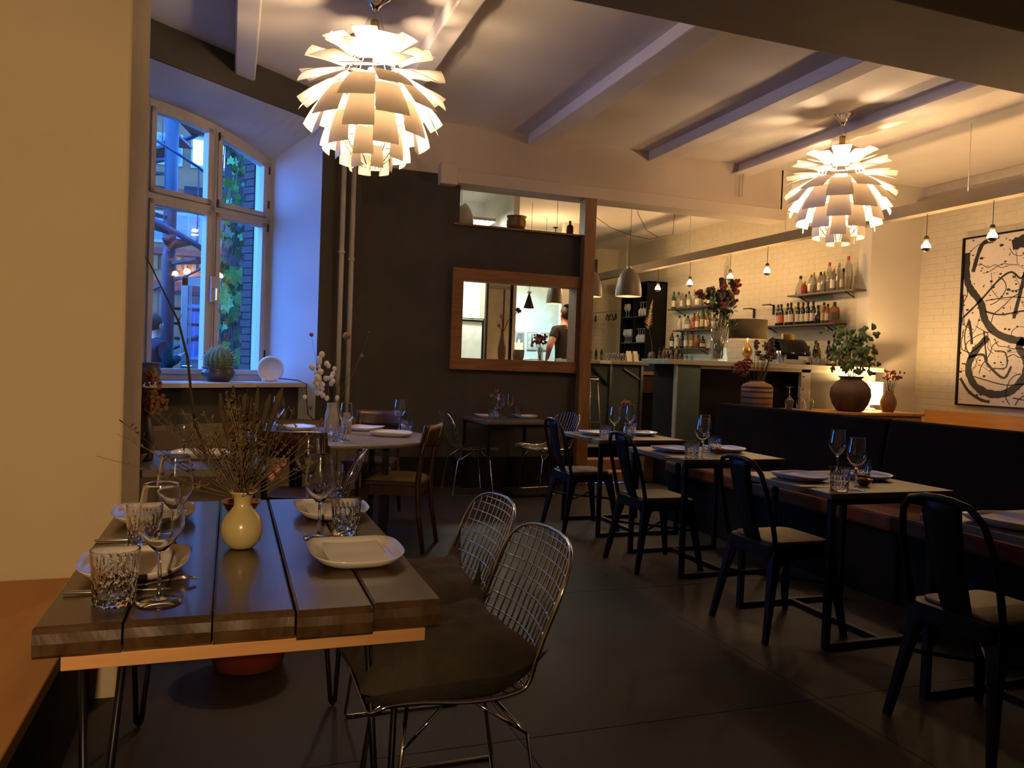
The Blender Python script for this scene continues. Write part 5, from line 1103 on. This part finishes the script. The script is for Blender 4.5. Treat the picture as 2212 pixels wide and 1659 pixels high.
# cables under the bar ceiling and loudspeaker
tag(MB().tube([(4.45, 9.5, 3.69), (4.46, 9.5, 3.28), (4.72, 9.5, 3.14), (5.0, 9.5, 3.075), (5.29, 9.5, 3.04), (5.46, 9.5, 3.08), (5.67, 9.5, 3.135), (5.69, 9.5, 3.69)], .004, 6).build('ceiling_cable', 'cord'), 'long sagging cable under the bar ceiling', 'cable')
tag(MB().tube([(5.13, 9.55, 3.69), (5.144, 9.55, 3.38), (5.28, 9.55, 3.17), (5.46, 9.53, 3.085)], .004, 6).build('ceiling_cable', 'cord'), 'short cable joining the sagging one under the bar ceiling', 'cable')
sp = thing('loudspeaker', 'small black loudspeaker behind the wooden post', 'speaker', (5.14, 11., 2.68)); MB().box(-.09, .09, -.08, .08, 0, .24).build('cabinet', 'black_paint', sp, bevel=.01); MB().lathe([(.055, 0), (.06, .004), (.001, .006)], 16).move(Matrix.Translation((0, -.08, .09)) @ Matrix.Rotation(R(90), 4, 'X')).build('cone', 'cord', sp); MB().cyl((0, 0, .24), (0, 0, H-2.68), .01, n=6).build('mount', 'iron_dark', sp)
# ================================================================== WINDOW SILL
ZW = 1.0305
ct = thing('cactus_pot', 'glazed dark bowl with a round cactus on the window sill', 'pot', wl(-1.35, .33, ZW), WA)
MB().lathe([(.08, 0), (.09, .004), (.135, .05), (.14, .085), (.125, .105), (.135, .12), (.138, .125), (.128, .125), (.118, .105), (.001, .09)], 32).build('bowl', 'pot_dark', ct, smooth=True)
MB().lathe([(.115, .10), (.001, .105)], 20, cap0=False).build('soil', 'dark_base', ct)
cc = thing('cactus', 'round ribbed cactus with pale spines in the sill bowl', 'cactus', wl(-1.35, .33, ZW+.10), WA)
def cac(u, v):
    a = 2*math.pi*u; b_ = -.9+2.45*v; r = .115*math.cos(b_)*(1+.055*math.cos(18*a)); return (r*math.cos(a), r*math.sin(a), .085+.105*math.sin(b_))
MB().grid(cac, 108, 14).build('cactus_body', 'cactus', cc, smooth=True)
m = MB(); rnd = random.Random(81)
for k in range(18):
    for q in range(11):
        a = 2*math.pi*k/18; b_ = -.7+2.2*q/10; p = Vector((.121*math.cos(b_)*math.cos(a), .121*math.cos(b_)*math.sin(a), .085+.111*math.sin(b_)))
        for z in range(3): d = (p-Vector((0, 0, .085))).normalized()+Vector((rnd.uniform(-.7, .7), rnd.uniform(-.7, .7), rnd.uniform(-.5, .7))); m.tube([p, p+d*.02], [.0011, .0004], 3, caps=False)
tag(m.build('spines', 'spine', cc), kind='stuff')
tag(MB().lathe([(.07, 0), (.08, .004), (.115, .05), (.12, .08), (.105, .11), (.108, .14), (.115, .15), (.11, .152), (.1, .14), (.1, .1), (.001, .08)], 28).build('sill_pot', 'pot_dark', loc=wl(-2.03, .33, ZW), smooth=True), 'dark glazed pot on the sill beside the pillar edge', 'pot')
sd_ = thing('disc_lamp', 'round white disc lamp leaning on the window sill', 'lamp', wl(-.78, .33, ZW+.12), R(4))
m = MB().lathe([(.095, -.03), (.115, -.02), (.118, .02), (.112, .03), (.098, .03), (.095, .02), (.001, .02)], 36); m.move(Matrix.Rotation(R(90+8), 4, 'X')); m.build('disc', M('disc_white', (.66, .62, .62), .5), sd_, smooth=True)
MB().box(-.07, -.05, -.03, .05, -.115, -.09).build('foot', 'disc_white', sd_); MB().box(.05, .07, -.03, .05, -.115, -.09).build('foot', 'disc_white', sd_)
tag(MB().tube([wl(-.74, .36, ZW+.02), wl(-.66, .3, ZW+.03), wl(-.61, .15, ZW+.02), wl(-.60, .05, ZW-.01), wl(-.60, .045, .9), wl(-.64, -.02, .75), wl(-.60, -.05, .70), wl(-.46, -.06, .703), wl(-.42, -.085, .67), wl(-.42, -.085, .02)], .005, 6).build('lamp_cable', 'cord', smooth=True), 'black cable running down from the disc lamp on the sill', 'cable')
# ================================================================== COURTYARD
S(MB().box(-9, 1.0, 6.0, 24, -.25, -.05).build('ground_courtyard', M('cobble', (.015, .014, .013), .85, var=.3, scale=12)))
M('facade', (.19, .077, .027), .85, var=.2, scale=3); M('facade_pink', (.19, .032, .015), .85, var=.25, scale=12); M('stair_steel', (.006, .012, .02), .5, .3, var=.2); M('stair_light', (.018, .032, .05), .5, .2); M('win_frame_out', (.2, .22, .24), .5); M('win_lit', (.2, .25, .3), .2, emit=(.75, .9, 1.), es=1.5)
bd = thing('courtyard_building', 'brick building across the courtyard with red tile bands', 'building', (-2.5, 17, -.05))
MB().box(-6, 4.2, 0, .5, 0, 9).build('facade_wall', 'facade', bd)
for z0, z1 in ((2.55, 2.72), (3.25, 3.37), (4.15, 4.55), (6.2, 6.5)): MB().box(-6, 4.2, -.08, 0, z0, z1).build('tile_band', 'facade_pink', bd)
for k in range(30):
    MB().box(-1.5+.14*k, -1.42+.14*k, -.05, 0, 2.95, 3.22).build('dentil', 'facade', bd)
for (x, z) in ((.3, 5.0), (1.15, 5.0), (2.0, 5.0), (.9, 3.48), (1.75, 3.48), (2.6, 3.48), (3.5, 3.48), (.5, 1.2), (1.9, 1.2), (3.2, 1.2), (3.3, 5.0), (-.6, 3.48), (-.6, 5.0)):
    wf_ = MB().box(x-.35, x+.35, -.03, 0, z, z+.62 if z > 3 else z+1.1).build('window', 'win_frame_out', bd)
    for q in (-1, 0, 1): MB().box(x+q*.22-.095, x+q*.22+.095, -.035, -.03, z+.06, (z+.62 if z > 3 else z+1.1)-.06).build('pane', 'win_lit' if (int(x*10)+int(z)) % 2 else 'pane_dark_out' if 'pane_dark_out' in MATS else M('pane_dark_out', (.08, .12, .18), .1), wf_)
ly = thing('facade_lamp', 'small warm lamp glowing on the building outside', 'lamp', (-.86, 16.85, 2.88)); MB().ball((0, 0, 0), .06, 10, 6).build('globe', M('fac_glow', (1, .8, .5), .4, emit=(1., .7, .3), es=45.), ly, smooth=True); MB().cyl((0, 0, .05), (0, .08, .12), .012).build('bracket', 'iron_dark', ly)
ss = thing('spiral_staircase', 'blue steel spiral staircase in the courtyard', 'staircase', (-.82, 11.6, -.05))
MB().cyl((0, 0, 0), (0, 0, 6.5), .085, n=18).build('column', 'stair_light', ss, smooth=True)
for k in range(22):
    a = R(150-24*k); z = .9+.20*k; c_, s_ = math.cos(a), math.sin(a); c2_, s2_ = math.cos(a-R(25)), math.sin(a-R(25))
    MB().prism([(.06*c_, .06*s_), (.95*c_, .95*s_), (.95*c2_, .95*s2_), (.06*c2_, .06*s2_)], 0, .035).build('tread', 'stair_steel', ss, loc=(0, 0, z))
    MB().cyl((.93*c_, .93*s_, z), (.93*c_, .93*s_, z+.95), .009, n=6).build('baluster', 'stair_light', ss)
MB().tube([(.95*math.cos(R(150-24*k)), .95*math.sin(R(150-24*k)), .88+.20*k) for k in range(22)], .035, 8).build('stringer', 'stair_light', ss, smooth=True)
MB().tube([(.93*math.cos(R(150-24*k)), .93*math.sin(R(150-24*k)), 1.86+.20*k) for k in range(22)], .018, 8).build('handrail', 'stair_light', ss, smooth=True)
MB().box(.2, 1.25, -.6, .3, 3.36, 3.46).build('landing', 'stair_steel', ss)
for k in range(9): MB().cyl((.55+.085*k, -.58, 3.46), (.55+.085*k, -.58, 4.5), .008, n=6).build('landing_bar', 'stair_light', ss)
dd = thing('courtyard_door', 'pale glazed door standing open in the courtyard', 'door', (-.54, 9.6, -.05))
M('door_blue', (.22, .235, .21), .5)
for a in ((0, .07, -.03, .03, 0, 2.17), (.25, .30, -.03, .03, 0, 2.17), (0, .54, -.03, .03, 2.07, 2.17), (.07, .25, -.03, .03, 0, .25), (.50, .54, -.03, .03, 0, 2.17)): MB().box(*a).build('door_frame', 'door_blue', dd, bevel=.005)
for x in (.085, .10, .235): MB().box(x, x+.008, -.035, .03, .25, 2.07).build('door_bead', 'door_blue', dd)
MB().box(.07, .25, -.005, .005, .25, 2.07).build('pane', 'pane_blue', dd); MB().tube([(.03, -.03, 1.17), (.03, -.07, 1.17), (.13, -.07, 1.17)], .009, 8).build('door_handle', 'chrome', dd)
tag(MB().tube([(-1.02, 10.35, 0), (-.93, 10.35, 1.4), (-.96, 10.35, 1.72), (-1.02, 10.35, 2.0), (-1.02, 10.35, 2.45), (-.97, 10.35, 2.7), (-.97, 10.35, 4.0)], .022, 8).build('drain_pipe', 'stair_light', smooth=True), 'pale curved drain pipe rising in the courtyard', 'pipe')
iv = thing('ivy_plant', 'green ivy climbing beside the courtyard window', 'plant', (-.02, 8.75, -.05))
def ivy_leaf(mat):
    pts = [(0, 0), (.35, -.18), (.55, .12), (.42, .28), (.5, .6), (.22, .62), (0, 1.0), (-.22, .62), (-.5, .6), (-.42, .28), (-.55, .12), (-.35, -.18)]
    return MB().add([(0, .012, .3)]+[(x*.9, -.02*abs(x), y) for x, y in pts], [(0, 1+i, 1+(i+1) % 12) for i in range(12)]).mesh('leaf', mat)
IL = [ivy_leaf('ivy_green'), ivy_leaf('ivy_dark')]; rnd = random.Random(91)
for k in range(290):
    z = rnd.uniform(.9, 3.9); x = rnd.gauss(.04, .12) if z > 1.6 else rnd.gauss(.08, .10); big = rnd.random() < .16 and z < 2.3
    o = link('leaf', IL[0 if (big or rnd.random() < .4) else 1], iv, (max(-.28, min(.26, x)), rnd.uniform(-.12, .35), z)); s_ = rnd.uniform(.15, .20) if big else rnd.uniform(.05, .10); o.scale = (s_,)*3; o.rotation_euler = (rnd.uniform(-.5, .5)+math.pi*(rnd.random() < .6), rnd.uniform(-.9, .9), rnd.uniform(-.8, .8))
for k in range(9):
    m = MB(); x0 = -.15+.045*k; m.tube([(x0+.04*math.sin(3*q+k), .1, .05+.4*q) for q in range(10)], .006, 5); m.build('vine', 'stem_brown', iv)
tr = thing('trellis_wall', 'dark stone wall behind the ivy', 'wall', (.0, 9.35, -.05)); MB().box(-.12, .75, 0, .2, 0, 5).build('stone_face', M('stone_dark', (.04, .04, .045), .9, var=.4, scale=9), tr)
# ================================================================== PEOPLE
def skin_mesh(name, pts, edges, mat, parent, root=0, sub=1):
    me = bpy.data.meshes.new(name); bm = bmesh.new(); lay = bm.verts.layers.skin.verify(); vs2 = []
    for i, p in enumerate(pts):
        v = bm.verts.new(p[:3]); r_ = p[3] if isinstance(p[3], tuple) else (p[3], p[3]); v[lay].radius = r_; v[lay].use_root = (i == root); vs2.append(v)
    for a, b_ in edges: bm.edges.new((vs2[a], vs2[b_]))
    bm.to_mesh(me); bm.free(); me.materials.append(MATS[mat]); o = bpy.data.objects.new(name, me); C.objects.link(o); o.parent = parent
    md = o.modifiers.new('skin', 'SKIN'); md.use_smooth_shade = True; s_ = o.modifiers.new('sub', 'SUBSURF'); s_.levels = sub; s_.render_levels = sub
    return o
def person(label, loc, rz, h=1.70, shirt='shirt_dark', armL=None, armR=None, long_sleeve=False, bend=0.):
    t = thing('person', label, 'person', loc, rz); k = h/1.74
    aL = armL or ((-.245, -.02, 1.15), (-.25, .06, .92)); aR = armR or ((.245, -.02, 1.15), (.25, .06, .92))
    pts = [(0, 0, .93, (.15, .11)), (0, 0, 1.10, (.135, .095)), (0, .0, 1.30, (.16, .105)), (0, -.01, 1.43, (.10, .08)), (0, 0, 1.50, .055), (0, .015, 1.57, .072), (0, .015, 1.645, (.082, .10)), (0, .0, 1.70, (.06, .075)),
           (-.165, -.01, 1.41, .06), (*aL[0], .043), (*aL[1], .030), (.165, -.01, 1.41, .06), (*aR[0], .043), (*aR[1], .030),
           (-.09, 0, .86, .088), (-.10, .01, .48, .058), (-.10, -.02, .09, .042), (-.11, .12, .035, .035), (.09, 0, .86, .088), (.10, .01, .48, .058), (.10, -.02, .09, .042), (.11, .12, .035, .035)]
    E_ = [(0, 1), (1, 2), (2, 3), (3, 4), (4, 5), (5, 6), (6, 7), (3, 8), (8, 9), (9, 10), (3, 11), (11, 12), (12, 13), (0, 14), (14, 15), (15, 16), (16, 17), (0, 18), (18, 19), (19, 20), (20, 21)]
    for wi, el in ((10, aL), (13, aR)):
        d = (Vector(el[1])-Vector(el[0])).normalized(); w0 = Vector(el[1]); pm = w0+d*.055; pts.append((*pm, (.033, .02))); pi = len(pts)-1; E_.append((wi, pi)); sd = d.cross(Vector((0, 1, 0))).normalized() if abs(d.y) < .9 else Vector((1, 0, 0))
        for q in range(4):
            f0 = pm+sd*(.027-.018*q)+d*.035; f1 = f0+d*(.03+.006*(1.5-abs(q-1.5)))+Vector((0, .012, 0)); pts += [(*f0, .009), (*f1, .0075)]; n_ = len(pts); E_ += [(pi, n_-2), (n_-2, n_-1)]
        th = pm-d*.02+sd*.045; pts += [(*th, .010), (*(th+d*.03), .008)]; n_ = len(pts); E_ += [(pi, n_-2), (n_-2, n_-1)]
    ks = lambda P_: [(p[0]*k, p[1]*k+(bend*max(0, p[2]-.9)), p[2]*k, p[3]) for p in P_]
    skin_mesh('body', ks(pts), E_, 'skin', t, 0, 2)
    g = lambda r_, e: (r_[0]+e, r_[1]+e) if isinstance(r_, tuple) else r_+e
    el = .55 if not long_sleeve else .97
    def lerp(a, b_, f): return tuple(a[q]+(b_[q]-a[q])*f for q in range(3))
    sp_ = [(0, 0, .90, (.165, .125)), (0, 0, 1.10, (.152, .112)), (0, 0, 1.30, (.176, .122)), (0, -.01, 1.43, (.115, .095)), (0, 0, 1.475, .066), (-.168, -.01, 1.405, .072), (*lerp((-.165, -.01, 1.41), aL[0], el), .062), (.168, -.01, 1.405, .072), (*lerp((.165, -.01, 1.41), aR[0], el), .062)]
    se = [(0, 1), (1, 2), (2, 3), (3, 4), (3, 5), (5, 6), (3, 7), (7, 8)]
    if long_sleeve: sp_ += [(*aL[1], .042), (*aR[1], .042)]; se += [(6, 9), (8, 10)]
    skin_mesh('shirt', ks(sp_), se, shirt, t, 0, 2)
    skin_mesh('trousers', ks([(0, 0, .93, (.158, .12)), (-.09, 0, .85, .098), (-.10, .01, .48, .075), (-.10, -.015, .10, .062), (.09, 0, .85, .098), (.10, .01, .48, .075), (.10, -.015, .10, .062)]), [(0, 1), (1, 2), (2, 3), (0, 4), (4, 5), (5, 6)], 'trouser', t, 0, 2)
    hb = bend*max(0, 1.64-.9)
    MB().ball((0, (-.022)*k+hb, 1.655*k), .100*k, 16, 10, (.93, 1.02, 1.10)).build('hair', 'hair_dark', t, smooth=True)
    MB().ball((0, .11*k+hb, 1.61*k), .016*k, 8, 6, (.8, 1, 1.3)).build('nose', 'skin', t, smooth=True)
    for s_ in (-1, 1):
        MB().ball((s_*.084*k, .005*k+hb, 1.615*k), .024*k, 8, 6, (.4, .8, 1.2)).build('ear', 'skin', t, smooth=True); MB().ball((s_*.032*k, .092*k+hb, 1.635*k), .010*k, 8, 6).build('eye', 'porcelain', t, smooth=True)
    MB().box(-.022*k, .022*k, .09*k+hb, .10*k+hb, 1.568*k, 1.574*k).build('mouth', 'red_bloom', t)
    for s_ in (-1, 1): MB().ball((s_*.108*k, .05*k, .045), .05, 10, 6, (.9, 2.3, .85)).build('shoe', 'black_paint', t, smooth=True)
    return t
person('person in dark t-shirt seen from behind through the serving hatch', (4.19, 9.65, .34), R(12), 1.74, 'shirt_dark', armL=((-.30, -.06, 1.17), (-.17, .16, 1.06)), armR=((.27, -.02, 1.16), (.22, .18, 1.05)))
person('person in dark blue coat standing in the courtyard', (-.86, 9.15, -.05), R(-40), 1.72, 'coat_blue', armR=((.24, .05, 1.20), (.16, .26, 1.28)), long_sleeve=True, bend=.16)
